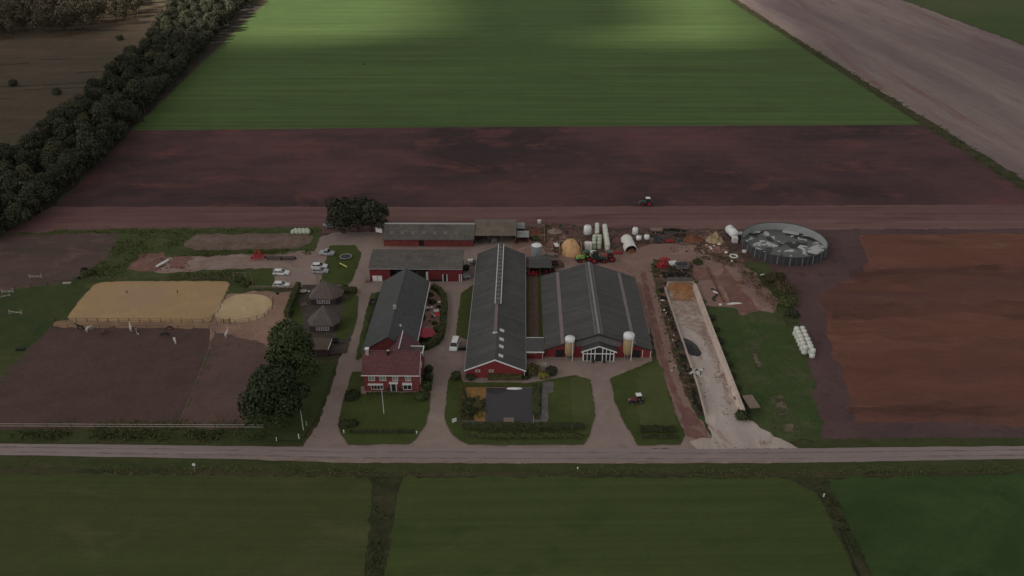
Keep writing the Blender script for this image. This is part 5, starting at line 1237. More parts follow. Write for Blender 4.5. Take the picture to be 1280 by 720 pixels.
def implement(label, px, py, rz, paint, w=3.4, l=2.2, tall=.9, name='cultivator', tines=9, seed=1, wings=0):
    t = thing(name, label, 'farm machine', G(px, py), rz); R = random.Random(seed)
    if wings:
        for q in (-1, 1):
            m = MB()
            for y in (-l / 2, -l / 6, l / 6, l / 2): m.tube((q * w * .22, y, tall * .7), (q * w * .12, y, tall * .7 + wings), .09, None, 5)
            for z in (.3, .65, 1.0): m.tube((q * (w * .22 - w * .1 * z), -l / 2, tall * .7 + wings * z), (q * (w * .22 - w * .1 * z), l / 2, tall * .7 + wings * z), .09, None, 5)
            m.build('wing', paint, t)
    m = MB()
    for y in (-l / 2, 0, l / 2): m.box(0, y, tall * .7, w, .16, .16)
    for x in (-w / 2, -w / 6, w / 6, w / 2): m.box(x, 0, tall * .7 + .16, .14, l, .12)
    fm = m
    m = MB(); m.tube((-.5, -l / 2, tall * .8), (0, -l / 2, tall * 1.7), .07); m.tube((.5, -l / 2, tall * .8), (0, -l / 2, tall * 1.7), .07); m.tube((0, -l / 2, tall * 1.7), (0, l / 3, tall), .06); m.build('headstock', paint, t)
    for i in range(tines):
        for k, y in enumerate((-l / 2, 0, l / 2)):
            x = -w / 2 + w * (i + .3 * k) / tines; fm.tube((x, y, tall * .7), (x + .08, y + .2, 0), .035, .02, 4)
    fm.build('frame', paint, t)
    for q in (-1, 1): wheel_at(t, q * (w / 2 + .12), l * .2, .32, .2, 'steel')
    return t
implement('folded red cultivator with raised wings in the gravel yard', 323, 324, .1, 'red_paint', 3.6, 2.4, 1.1, seed=2, wings=1.9)
implement('low dark harrow lying right of the red cultivator', 343, 324.5, 0, 'car_black', 3.6, 1.8, .8, 'harrow')
implement('low rusty harrow lying at the right end of the gravel yard', 360, 325, .05, 'wood_dark', 3.8, 1.8, .7, 'harrow')
implement('red cultivator at the upper left end of the clamp bank, left one', 827, 335, .1, 'red_paint', 3.0, 2.4, 1.1, wings=.9)
implement('red tedder at the head of the clamp bank, behind the cultivator', 831, 328, -.1, 'red_paint', 2.6, 1.6, 1.2, 'tedder', wings=.8)
implement('red mower left of the tarpaulin tunnel front', 772, 318, 0, 'red_paint', 2.2, 1.2, .8, 'mower', 5)
implement('red hay rake right of the white tanks', 836, 303, 0, 'red_paint', 2.4, 1.2, .7, 'hay_rake', 6)
implement('dark machine frame by the machine heap, left', 822, 303, .2, 'steel_dark', 2.6, 2.4, 1.5, 'harrow')
implement('dark machine frame behind the red hay rake', 838, 294, -.1, 'steel_dark', 3.6, 1.8, .9, 'harrow')
implement('rusty dark harrow frame right of the hay rake', 851, 296, .1, 'wood_dark', 3.0, 1.6, .8, 'harrow')
implement('red toothed machine under the lean-to shed', 666, 344, 0, 'red_paint', 2.6, 1.6, .9, 'mower', 6)
implement('dark mower standing inside the open shed', 605, 303, 0, 'steel_dark', 3.0, 1.6, .9, 'mower', 6)
implement('grey machine standing inside the open shed', 617, 303, .3, 'steel', 1.8, 1.6, 1.0, 'mower', 5)
implement('dark machine in the open bay of the machine shed', 520, 350, .1, 'steel_dark', 2.6, 2.0, 1.1, 'harrow', 6)
car('dark car standing inside the open bay of the machine shed', 500, 350.5, rad(90), 'car_black', name='stored_car')
implement('dark machine between machine shed and central barn', 592, 331, 0, 'steel_dark', 2.0, 1.8, 1.1, 'harrow', 6)

def trailer(label, px, py, rz, body, w=2.2, l=3.6, h=.7, name='trailer', wall=True, dark='steel_dark', cat='trailer'):
    t = thing(name, label, cat, G(px, py), rz); m = MB(); m.box(0, 0, .75, l, w, .12)
    if wall:
        m.box(0, -w / 2 + .05, .87, l, .08, h); m.box(0, w / 2 - .05, .87, l, .08, h); m.box(-l / 2 + .05, 0, .87, .08, w - .2, h); m.box(l / 2 - .05, 0, .87, .08, w - .2, h)
    m.build('load_bed', body, t); m = MB(); m.tube((l / 2, 0, .6), (l / 2 + 1.3, 0, .5), .07); m.box(0, 0, .55, l, .3, .2); m.build('drawbar', dark, t)
    for q in (-1, 1): wheel_at(t, -.4, q * (w / 2 - .05), .42, .26)
    return t
trailer('grey trailer with dark load at the head of the clamp', 852, 337, .1, 'concrete_dark', 2.4, 3.4, 1.0)
trailer('small white trailer left of the grey one at the clamp head', 841, 333, .2, 'white_trim', 1.8, 2.0, .5)
trailer('grey flat trailer at the upper edge of the yard', 820, 290, 0, 'wood_pale', 2.4, 3.6, .3)
trailer('low flat farm cart right of the grain silo', 691, 333, .1, 'wood_dark', 1.8, 2.8, .4, 'farm_cart')
trailer('small grey cart in front of the garden by the machine shed corner', 583, 349, .4, 'steel', 1.4, 2.0, .4, 'farm_cart')
trailer('covered grey boat trailer between yard tree and play lawn', 412, 284.5, -.4, 'steel', 2.0, 3.4, .5)
trailer('red and white wagon standing left of the rear shed', 477, 291, 1.2, 'white_trim', 2.2, 3.0, 1.4, 'wagon')
trailer('dark trailer parked behind the garden at the left of the longhouse', 466, 381, rad(80), 'car_black', 1.4, 2.2, .4)
trailer('dark cart with white sack beside the lower pavilion drive', 419, 430, .0, 'car_black', 1.3, 1.8, .4, 'farm_cart')

# shelter beside the clamp
t = thing('field_shelter', 'low open shelter with grey slatted roof on legs in the grass right of the clamp', 'shelter', G(942, 516), rad(8))
m = MB(); m.box(0, 1.8, 1.5, 2.2, 4.4, .12)
for i in range(7): m.box(-.95 + i * .317, 1.8, 1.62, .18, 4.4, .05)
m.build('roof', 'wood_pale', t)
for x in (-.95, .95):
    for y in (-.2, 1.8, 3.8): m = MB(); m.box(x, y, 0, .1, .1, 1.5); m.build('leg', 'wood_dark', t)

# ------------------------------------------------------------------ wrapped bales
def bale_mesh(r=.64, h=1.2, mat='film', n=14):
    m = MB(); m.lathe([(r * .5, 0), (r * .84, .05), (r, .24), (r * 1.03, h * .5), (r, h - .26), (r * .84, h - .05), (r * .4, h + .02)], n); return m.mesh('wrapped_bale', mat, True)
bm1, bm2 = bale_mesh(), bale_mesh(mat='film_green')
def bale(me, loc, label, group, rz=0, flat=False, sc=1):
    o = mkobj('wrapped_bale', me); o.location = loc; o.rotation_euler = (rad(90) if flat else 0, 0, rz); o.scale = (sc,) * 3; return tag(o, label, 'bale', group)
# double stack at the field margin
p0, p1 = G(996.5, 419), G(1011.5, 448); R = random.Random(3)
d = (p1 - p0); n = 10
p0, p1 = G(997.5, 419), G(1010.5, 447); d = p1 - p0; side = Vector((1, .12, 0)).normalized()
for i in range(7):
    for k in range(2):
        for lv in range(2):
            if i > 5 and k == 0: continue
            p = p0 + d * (i / 6) + side * (k * 1.42 - .71) + Vector((R.uniform(-.09, .09), R.uniform(-.09, .09), lv * 1.2))
            bale(bm1, p, 'white wrapped bale in the double stacked row at the edge of the dark field margin', 'bales stacked at the field margin', R.random() * 3, sc=.98 + R.uniform(-.04, .04))
def bale_row(px0, py0, px1, py1, n, cols, lv, me, label, group, gap=1.4, sc=1.0):
    a, b_ = G(px0, py0), G(px1, py1)
    for i in range(n):
        for c_ in range(cols):
            for l_ in range(lv):
                p = a.lerp(b_, i / max(1, n - 1)) + Vector(((c_ - (cols - 1) / 2) * gap, 0, l_ * 1.22)); bale(me, p, label, group, R.random() * 3, sc=sc)
bale_row(746, 303, 745.5, 311, 3, 2, 2, bm2, 'greenish white wrapped bale in the square stack of the rear yard', 'bales in the square yard stack', 1.5)
bale_row(746, 288, 746, 297, 4, 1, 2, bm1, 'white wrapped bale in the single row behind the square yard stack', 'bales in the single row')
bale_row(755.5, 290, 759, 313, 8, 1, 2, bm1, 'white wrapped bale in the long narrow yard row', 'bales in the long narrow row', sc=1.1)
a = G(368, 291)
for i in range(5): bale(bm2, a + Vector((i * 1.15 - .2, 0, .62)), 'pale green wrapped bale lying in the row on the grass edge behind the gravel yard', 'bales behind the gravel yard', 0, True, 1.0)
for i in range(4): bale(bm2, a + Vector((i * 1.15 + .3, 1.1, .62)), 'pale green wrapped bale lying in the row on the grass edge behind the gravel yard', 'bales behind the gravel yard', 0, True, 1.0)

# tanks, containers, tunnel
def vtank(label, px, py, r, h, mat='white_plain', leg=.7, name='upright_tank'):
    t = thing(name, label, 'tank', G(px, py)); m = MB(); m.lathe([(r * .4, leg), (r, leg + .35), (r, leg + h * .8), (r * .8, leg + h * .95), (r * .3, leg + h)], 18); m.build('vessel', mat, t, True)
    for i in range(4): a = .8 + i * 1.571; m = MB(); m.tube((r * .8 * math.cos(a), r * .8 * math.sin(a), 0), (r * .8 * math.cos(a), r * .8 * math.sin(a), leg + .4), .06); m.build('leg', 'steel_dark', t)
    m = MB(); m.lathe([(.25, leg + h - .02), (.25, leg + h + .1)], 10); m.build('lid', 'steel', t); return t
vtank('tall white upright tank behind the sand bunker', 734, 297, 1.15, 3.0, leg=1.0)
vtank('white upright tank nearest the field, right of the tunnel', 793.5, 296, .85, 2.4)
vtank('lower white tank below the tall one right of the tunnel', 798, 303, .8, 1.5)
vtank('white round tank on dark cradle right of the tunnel', 808, 303, .8, 1.6, leg=.9)
def htank(label, px, py, r, l, rz, mat='white_plain'):
    t = thing('cistern', label, 'tank', G(px, py), rz); m = MB(); m.lathe([(.2, -l / 2 - .25), (r * .8, -l / 2 - .12), (r, -l / 2 + .1), (r, l / 2 - .1), (r * .8, l / 2 + .12), (.2, l / 2 + .25)], 18)
    m.v = [(z, x, y + r + .4) for x, y, z in m.v]; m.build('vessel', mat, t, True)
    for q in (-1, 1): m = MB(); m.box(q * l * .3, 0, 0, .25, r * 1.6, .6); m.build('cradle', 'steel_dark', t)
    m = MB(); m.lathe([(.28, 2 * r + .38), (.28, 2 * r + .55)], 10); m.build('lid', 'steel', t); return t
htank('large white cistern left of the slurry tank', 914, 296, 1.3, 4.4, rad(100))
htank('small white cistern lying between large cistern and slurry tank', 925, 296, .6, 1.6, 0)
def ibc(label, px, py, w=1.2, h=1.3):
    t = thing('container', label, 'container', G(px, py), R.uniform(-.1, .1)); m = MB(); m.box(0, 0, .15, w, w * .9, h); m.build('tank_body', 'tarp', t, False, .08)
    m = MB(); m.box(0, 0, 0, w + .1, w, .14)
    for q in (-1, 1):
        for k in (-1, 0, 1): m.tube((k * w / 2, q * (w * .45 + .04), .14), (k * w / 2, q * (w * .45 + .04), h + .2), .03, None, 4)
    m.build('cage', 'steel', t); return t
ibc('large pale boxy container right of the sand bunker', 735, 312, 2.0, 2.1); ibc('grey white crate behind the parked tractors', 741, 318, 1.7, .9)
ibc('greyish container in front of the large white cistern', 918, 303, 1.5, 1.7)
ibc('small white crate by the lean-to shed', 687, 333.5, 1.0, .8)
ibc('pale crate at the front left of the slurry tank', 930, 316, 1.0, .7); ibc('tiny white crate in the red yard', 674, 279, 1.1, .9)
ibc('white container between machine shed and central barn', 588, 331, 1.5, 1.5)
t = thing('tunnel_tent', 'white rounded tarpaulin tunnel with rusty heap in its mouth', 'tunnel', G(789, 315), rad(4)); m = MB(); n = 10
out = [(1.9 * math.cos(math.pi * i / n), 2.1 * math.sin(math.pi * i / n)) for i in range(n + 1)]; inn = [(x * .95, z * .95) for x, z in reversed(out)]
m.xz(out + inn, 0, 7.5); m.build('cover', 'tarp', t, False)
m = MB(); m.xz([(x * .95, z * .95) for x, z in out], 7.0, 7.1); m.build('end_wall', 'tarp', t)
heap('heap', '', 0, 0, 1.5, 1.6, 1.1, 'rubble_red', parent=t, rough=.6, seed=31)
for sx_ in (0,):
    heap('dung_patch', 'dark earth heap between the bale rows and tunnel', 772, 302, 1.9, 3.0, 1.2, 'red_dirt', seed=33, rough=.6)
heap('rubble_heap', 'dark heap of scrap under the flat trailer', 821, 298, 2.0, 1.8, 1.2, 'tarp_black', seed=34, rough=.9)
heap('rubble_heap', 'long scrap heap along the upper edge of the yard', 842, 289, 5.5, 1.2, .9, 'ditch_dark', seed=35, rough=.9, n=40)
heap('plastic_sheet', 'crumpled white plastic sheet strip at the foot of the dirt ramp', 918, 380, 2.6, .7, .6, 'tarp', rz=.1, seed=36, rough=.9, cat='sheet')
heap('plastic_sheet', 'crumpled white plastic on the dirt beside the yard wall', 894.5, 366, .7, 1.5, .4, 'tarp', rz=.5, seed=37, rough=.9, cat='sheet')
heap('plastic_sheet', 'small white scrap of plastic below the yard wall', 900, 381, .6, .8, .4, 'tarp', seed=38, rough=.9, cat='sheet')
heap('plastic_sheet', 'white plastic scraps on the bank left of the clamp', 828, 376, 1.2, .5, .4, 'tarp', seed=39, rough=.9, cat='sheet')
heap('plastic_sheet', 'white sheet over the end of the silage at the clamp head', 838, 351.5, 1.2, .4, .4, 'tarp', rz=.2, seed=40, rough=.9, cat='sheet')
heap('plastic_sheet', 'white plastic scrap at the feet of the round cattle ring', 915, 327, .8, .6, .5, 'tarp', seed=44, rough=.9, cat='sheet')
heap('plastic_sheet', 'pale plastic beside the slurry tank bank', 953, 344, .9, .5, .4, 'tarp', seed=45, rough=.9, cat='sheet')
# white long object in dark bed
t = thing('white_canoe', 'long narrow white canoe shaped trough on the meadow left of the red cultivator', 'boat', G(203.5, 330), rad(66)); m = MB()
m.lathe([(.05, -2.6), (.4, -2.0), (.48, 0), (.4, 2.0), (.05, 2.6)], 12); m.v = [(z, x, y * .6 + .3) for x, y, z in m.v]; m.build('hull', 'white_plain', t, True); m = MB(); m.box(-1.2, 0, 0, .2, .7, .2); m.box(1.2, 0, 0, .2, .7, .2); m.build('bearer', 'wood_dark', t)
t = thing('white_boat', 'slim white boat lying on the far bank of the pond', 'boat', G(643, 487.3), 0); m = MB()
m.lathe([(.03, -1.8), (.3, -1.3), (.42, 0), (.3, 1.3), (.03, 1.8)], 12); m.v = [(z, x, y * .6 + .32) for x, y, z in m.v]; m.build('hull', 'white_plain', t, True); m = MB(); m.box(-.8, 0, 0, .15, .5, .16); m.box(.8, 0, 0, .15, .5, .16); m.build('bearer', 'wood_dark', t)
t = thing('pond_deck', 'small pale wooden deck at the road side of the pond', 'deck', G(636, 530)); m = MB()
for i in range(7): m.box(-.9 + i * .3, .85, .28, .26, 1.7, .06)
m.build('plank', 'wood_pale', t); m = MB()
for x in (-.8, .8): m.box(x, .3, 0, .12, .12, .28); m.box(x, 1.4, 0, .12, .12, .28)
m.build('leg', 'wood', t)
t = thing('stone_block', 'grey paved landing at the lower right corner of the pond', 'landing', G(673, 527)); m = MB()
for i in range(3):
    for j in range(2): m.box(-.7 + i * .75, -.3 + j * .75, 0, .72, .72, .14)
m.build('slab', 'wood_pale', t)

# round cattle ring, tyres
def ring(label, px, py, r, tr, mat, name, cat):
    n, k = 22, 8; vs = []; fs = []
    for i in range(n):
        a = 2 * math.pi * i / n
        for j in range(k):
            b_ = 2 * math.pi * j / k; q = r + tr * math.cos(b_); vs.append((q * math.cos(a), q * math.sin(a), tr + tr * math.sin(b_)))
    for i in range(n):
        for j in range(k): fs.append((i * k + j, ((i + 1) % n) * k + j, ((i + 1) % n) * k + (j + 1) % k, i * k + (j + 1) % k))
    m = MB(); m._a(vs, fs); o = m.build(name, mat, None, True); o.location = G(px, py); return tag(o, label, cat)
ring('white round ring feeder lying left of the slurry tank', 917, 321, 1.05, .22, 'tarp', 'ring_feeder', 'feeder')
ty = ring('black tyre lying in the row on the bank left of the clamp wall', 829, 362, .32, .13, 'rubber', 'tyre', 'tyre'); ty['group'] = 'tyres left of the clamp'
R = random.Random(17)
for i in range(54):
    f_ = R.random(); path = [(830, 362), (847, 416), (868, 480), (879, 518)]; k = min(2, int(f_ * 3)); u = f_ * 3 - k
    px = path[k][0] + (path[k + 1][0] - path[k][0]) * u - R.uniform(2, 7); py = path[k][1] + (path[k + 1][1] - path[k][1]) * u
    o = fast_copy(ty, [], G(px, py), R.random() * 3); o.rotation_euler = (R.uniform(-.5, .5), R.uniform(-.5, .5), 0); o.location.z = R.uniform(0, .35)
ty2 = fast_copy(ty, [], G(842, 346), 0, label='black tyre lying in the pile across the head of the clamp', group='tyres at the clamp head')
for i in range(34):
    o = fast_copy(ty2, [], G(R.uniform(828, 864), R.uniform(342, 350)), 0); o.rotation_euler = (R.uniform(-.5, .5), R.uniform(-.5, .5), 0); o.location.z = R.uniform(0, .5)
ty3 = fast_copy(ty, [], G(868, 466), 0, label='tyre in the small pile on the clamp slab at the left wall', group='tyres on the clamp slab')
wty = ty.data.copy(); wty.materials.clear(); wty.materials.append(M['tarp'])
for i in range(16):
    o = fast_copy(ty3, [], G(R.uniform(862, 877), R.uniform(461, 471)), 0); o.rotation_euler = (R.uniform(-.5, .5), R.uniform(-.5, .5), 0); o.location.z = R.uniform(0, .4)
    if i % 3 != 0: o.data = wty; o['label'] = 'white coated tyre in the small pile on the clamp slab'; o['group'] = 'white tyres on the clamp slab'
ty4 = fast_copy(ty, [], G(893, 372), 0, label='black tyre beside the crumpled plastic on the dirt yard', group='tyres on the dirt yard')
for i in range(8): fast_copy(ty4, [], G(890 + R.uniform(0, 10), 362 + i * 2), 0)

# rubble stones scattered, each a small thing
R = random.Random(23)
def stone(px, py, r, mat, label, group):
    m = MB(); m.lathe([(r * .5, 0), (r, r * .3), (r * .8, r * .8), (r * .2, r)], 6); m.v = [(x * R.uniform(.7, 1.2), y * R.uniform(.7, 1.2), z) for x, y, z in m.v]
    o = m.build('rubble_block', mat); o.location = G(px, py); o.rotation_euler.z = R.random() * 6; tag(o, label, 'rubble', group)
for i in range(26): stone(R.uniform(878, 910), R.uniform(305, 317), R.uniform(.25, .6), R.choice(['tarp', 'wood_pale', 'rubble_pale', 'rubble_red']), 'broken block scattered round the dark earth heap of the rear yard', 'rubble blocks by the heap')
for i in range(22): stone(R.uniform(828, 876), R.uniform(310, 316), R.uniform(.2, .4), R.choice(['rubble_red', 'wood_dark', 'red_dirt']), 'small clod on the upper yard track', 'clods on the yard track')
for i in range(22): stone(R.uniform(195, 240), R.uniform(318, 341), R.uniform(.2, .5), R.choice(['rubble_red', 'red_dirt', 'tarp_black']), 'clod or scrap on the gravel by the white trough', 'clods by the white trough')
for i in range(24): stone(R.uniform(680, 700), R.uniform(281, 318), R.uniform(.2, .5), R.choice(['rubble_pale', 'wood_dark', 'rubble_red', 'concrete']), 'block in the scattered rubble left of the sand bunker', 'rubble blocks by the sand bunker')

for i in range(16): stone(R.uniform(762, 780), R.uniform(292, 314), R.uniform(.3, .6), R.choice(['rubble_red', 'wood_dark', 'wood', 'concrete_dark']), 'lump in the dark scrap between bale rows and tunnel', 'scrap lumps by the tunnel')
for i in range(14): stone(R.uniform(816, 858), R.uniform(288, 304), R.uniform(.3, .6), R.choice(['tarp_black', 'wood_dark', 'steel', 'dkgreen_paint']), 'lump in the dark scrap along the far yard edge', 'scrap lumps at the yard edge')
for i in range(26): stone(R.uniform(872, 912), R.uniform(440, 530), R.uniform(.12, .28), R.choice(['tarp_black', 'rubble_red', 'wood_dark']), 'small dark clod lying on the silage clamp slab', 'clods on the clamp slab')
for i in range(18): stone(R.uniform(826, 846), R.uniform(380, 470), R.uniform(.2, .4), R.choice(['tarp', 'tarp_black', 'wood_dark']), 'scrap lying on the bank between track and clamp', 'scraps on the clamp bank')
def pallets(label, px, py, n, rz, mat='wood_pale'):
    t = thing('pallet_stack', label, 'pallets', G(px, py), rz)
    for i in range(n):
        m = MB()
        for k in range(5): m.box(-.48 + k * .24, 0, i * .15 + .1, .17, 1.0, .03)
        for y in (-.4, 0, .4): m.box(0, y, i * .15, 1.2, .1, .1)
        m.build('pallet', mat, t)
pallets('pallet stack between the grain silo and sand bunker', 695, 322, 8, .2); pallets('low pallet stack in front of the red yard wall', 672, 306, 5, .4)
pallets('pallet stack beside the grey flat trailer', 812, 296, 8, 0, 'wood'); pallets('tall pallet stack right of the white round tank', 814, 303, 9, .3); pallets('pallet stack left of the white tunnel', 779, 308, 7, .1, 'wood')
pallets('pallet stack by the left wall of the machine shed', 460, 353, 6, 0); pallets('pallet stack beside the clamp head trailer', 862, 335, 6, .3, 'wood')
for q_ in ((826, 300, 'dark oil drum left of the red hay rake'), (848, 303, 'dark oil drum right of the red hay rake'), (700, 284, 'dark oil drum behind the pale rubble heap'), (663, 299, 'oil drum by the annex of the rear shed'), (596, 344, 'oil drum at the left wall of the central barn')):
    t = thing('oil_drum', q_[2], 'drum', G(q_[0], q_[1])); m = MB(); m.lathe([(.42, 0), (.42, .4), (.45, .42), (.42, .44), (.42, 1.1)], 14); m.build('drum_body', 'dkgreen_paint', t); m = MB(); m.lathe([(.38, 1.1), (.38, 1.13)], 14); m.build('lid', 'steel_dark', t)
# sacks right of van, garden furniture, play things
for i in range(4):
    t = thing('waste_bin', 'black wheeled waste bin in the row beside the white van', 'bin', G(575.3 + i * 2.2, 438), R.uniform(-.2, .2), 'bins beside the white van'); m = MB(); m.box(0, 0, .1, .45, .5, .85, top=1.25); m.build('bin_body', 'dark', t); m = MB(); m.box(0, 0, .96, .62, .68, .1, top=.9); m.build('lid', 'car_black', t)
def parasol(label, px, py, r, h, mat):
    t = thing('parasol', label, 'parasol', G(px, py)); m = MB(); m.lathe([(r, h - .55), (r * .98, h - .5), (.05, h), (.03, h + .05)], 8); m.v = m.v; m.build('canopy', mat, t); m = MB(); m.tube((0, 0, 0), (0, 0, h), .05); m.build('pole', 'wood', t); m = MB(); m.lathe([(.4, 0), (.35, .12)], 12); m.build('base', 'concrete', t)
parasol('large wine red parasol in the paved garden', 532.5, 425, 2.35, 2.6, 'parasol')
parasol('small bright red parasol near the garden hedge', 547, 399, .8, 2.0, 'red_paint')
def table(label, px, py, r, mat='wood_pale', h=.74):
    t = thing('garden_table', label, 'table', G(px, py)); m = MB(); m.lathe([(r, h - .05), (r, h)], 20); m.build('tabletop', mat, t); m = MB(); m.tube((0, 0, 0), (0, 0, h - .05), .06); m.lathe([(r * .4, 0), (r * .35, .06)], 12); m.build('leg', 'wood', t)
table('large pale round table in the paved garden', 532.5, 387.5, .95, 'skylight'); table('small white round table right of the large round one', 539.5, 387, .35, 'white_plain')
table('white round table beside the upper pavilion terrace', 379.5, 366.5, .95, 'concrete'); table('little white stool table beside the terrace table', 386.5, 367, .3, 'white_plain'); table('small white table near the garden hedge head', 549.5, 380.5, .35, 'white_plain')
def bench(label, px, py, rz, w=1.4, mat='white_trim'):
    t = thing('garden_bench', label, 'bench', G(px, py), rz); m = MB(); m.box(0, 0, .42, w, .45, .06); m.build('seat', mat, t); m = MB(); m.box(0, .24, .5, w, .06, .45); m.build('backrest', mat, t)
    for q in (-1, 1): m = MB(); m.box(q * (w / 2 - .08), 0, 0, .07, .4, .42); m.build('leg', 'wood', t)
bench('white upright garden bench left of the paved garden', 528.5, 394, 1.4); bench('pale garden bench in the middle of the paved garden', 542, 396, 2.2); bench('white bench behind the small red parasol', 545.5, 391, .2)
bench('pale sun lounger on the pavilion garden lawn', 380.5, 383, .5, 1.6, 'wood_pale')
for i, (px, py) in enumerate([(530, 390), (536, 390), (530, 384), (536, 384.5), (540, 398), (537, 403)]):
    t = thing('garden_chair', ['dark chair at the lower left of the large round table', 'dark chair at the lower right of the large round table', 'dark chair at the upper left of the large round table', 'dark chair at the upper right of the large round table', 'dark chair beside the pale garden bench', 'lone dark chair on the terrace above the parasol'][i], 'chair', G(px, py), i)
    m = MB(); m.box(0, 0, .4, .5, .5, .05); m.build('seat', 'wood_dark', t); m = MB(); m.box(0, .23, .45, .5, .05, .45); m.build('backrest', 'wood_dark', t)
    for a in (-.2, .2):
        for c_ in (-.2, .2): m = MB(); m.box(a, c_, 0, .04, .04, .4); m.build('leg', 'wood_dark', t)
t = thing('trampoline', 'round trampoline with pale rim on the play lawn', 'trampoline', G(432.5, 323)); m = MB(); m.lathe([(1.45, .62), (1.45, .66)], 28); m.build('jumping_mat', 'trampoline_net', t)
n = 28; m = MB()
for i in range(n):
    a, b_ = 2 * math.pi * i / n, 2 * math.pi * (i + 1) / n; m.box(1.6 * math.cos((a + b_) / 2), 1.6 * math.sin((a + b_) / 2), .62, .22, .38, .08, (a + b_) / 2)
m.build('rim', 'concrete', t)
for i in range(6): a = i * 1.047; m = MB(); m.tube((1.55 * math.cos(a), 1.55 * math.sin(a), 0), (1.55 * math.cos(a), 1.55 * math.sin(a), .62), .04); m.build('leg', 'steel_dark', t)
t = thing('slide', 'yellow garden slide with climbing frame on the play lawn', 'slide', G(425, 334)); m = MB(); m._a([(0, -.25, 1.25), (0, .25, 1.25), (2.1, .05, .1), (2.1, -.45, .1), (0, -.25, 1.35), (0, .25, 1.35), (2.1, .05, .2), (2.1, -.45, .2)], [(0, 1, 2, 3), (4, 7, 6, 5), (0, 3, 7, 4), (1, 5, 6, 2), (0, 4, 5, 1), (3, 2, 6, 7)]); m.build('chute', 'yellow', t)
m = MB()
for y in (-.3, .3): m.tube((-.5, y, 0), (0, y, 1.6), .04); m.tube((0, y, 1.6), (.1, y, 0), .04)
for k in range(4): m.tube((-.4 + k * .12, -.3, .3 + k * .35), (-.4 + k * .12, .3, .3 + k * .35), .03)
m.build('ladder', 'wood', t)
t = thing('swing_set', 'thin pale swing frame on the garden corner behind the round pen', 'swing', G(300, 349)); m = MB()
for x in (-1.6, 1.6): m.tube((x, -.7, 0), (x, 0, 2.0), .06); m.tube((x, .7, 0), (x, 0, 2.0), .06)
m.tube((-1.7, 0, 2.0), (1.7, 0, 2.0), .06); m.build('frame', 'wood_pale', t); m = MB(); m.box(-.4, 0, .5, .5, .2, .05); m.tube((-.6, 0, .5), (-.6, 0, 2), .02); m.tube((-.2, 0, .5), (-.2, 0, 2), .02); m.build('seat', 'wood', t)
# horse jumps
def jump(label, px, py, rz, w=3.0, mat='concrete'):
    t = thing('horse_jump', label, 'jump', G(px, py), rz)
    for q in (-1, 1):
        m = MB()
        for y in (-.3, .3): m.tube((q * w / 2, y, 0), (q * w / 2, y * .3, 1.4), .05, None, 5)
        m.tube((q * w / 2, -.25, .3), (q * w / 2, .25, .3), .05, None, 5); m.tube((q * w / 2, -.15, .9), (q * w / 2, .15, .9), .05, None, 5); m.build('wing', mat, t)
    for z, z2 in ((.4, .5), (.8, .7), (1.1, .3)): m = MB(); m.tube((-w / 2, 0, z), (w / 2, 0, z2), .055, None, 6); m.build('pole', mat, t)
jump('white horse jump on the mud paddock', 45, 348, .15); jump('white horse jump nearest the picture edge on the grass paddock', 4, 373, .6, 3.4); jump('white horse jump by the middle of the grass paddock edge', 20, 393, 0, 3.0)
jump('pale fallen jump pole set beside the mud paddock boundary', 10, 367, .25, 2.6)
t = thing('water_trough', 'long pale trough by the corner of the mud paddock', 'trough', G(84, 355), .1); m = MB(); m.box(0, 0, .1, 2.0, .5, .4, top=1.1); m.build('basin', 'concrete', t); m = MB(); m.box(-.7, 0, 0, .12, .4, .1); m.box(.7, 0, 0, .12, .4, .1); m.build('foot', 'concrete_dark', t)
t = thing('muck_barrel', 'dark barrel left of the arena corner', 'barrel', G(99, 349)); m = MB(); m.lathe([(.38, 0), (.42, .5), (.38, 1.0)], 12); m.build('barrel_body', 'dark', t); m = MB(); m.lathe([(.36, 1.0), (.36, 1.05)], 12); m.build('lid', 'steel_dark', t)

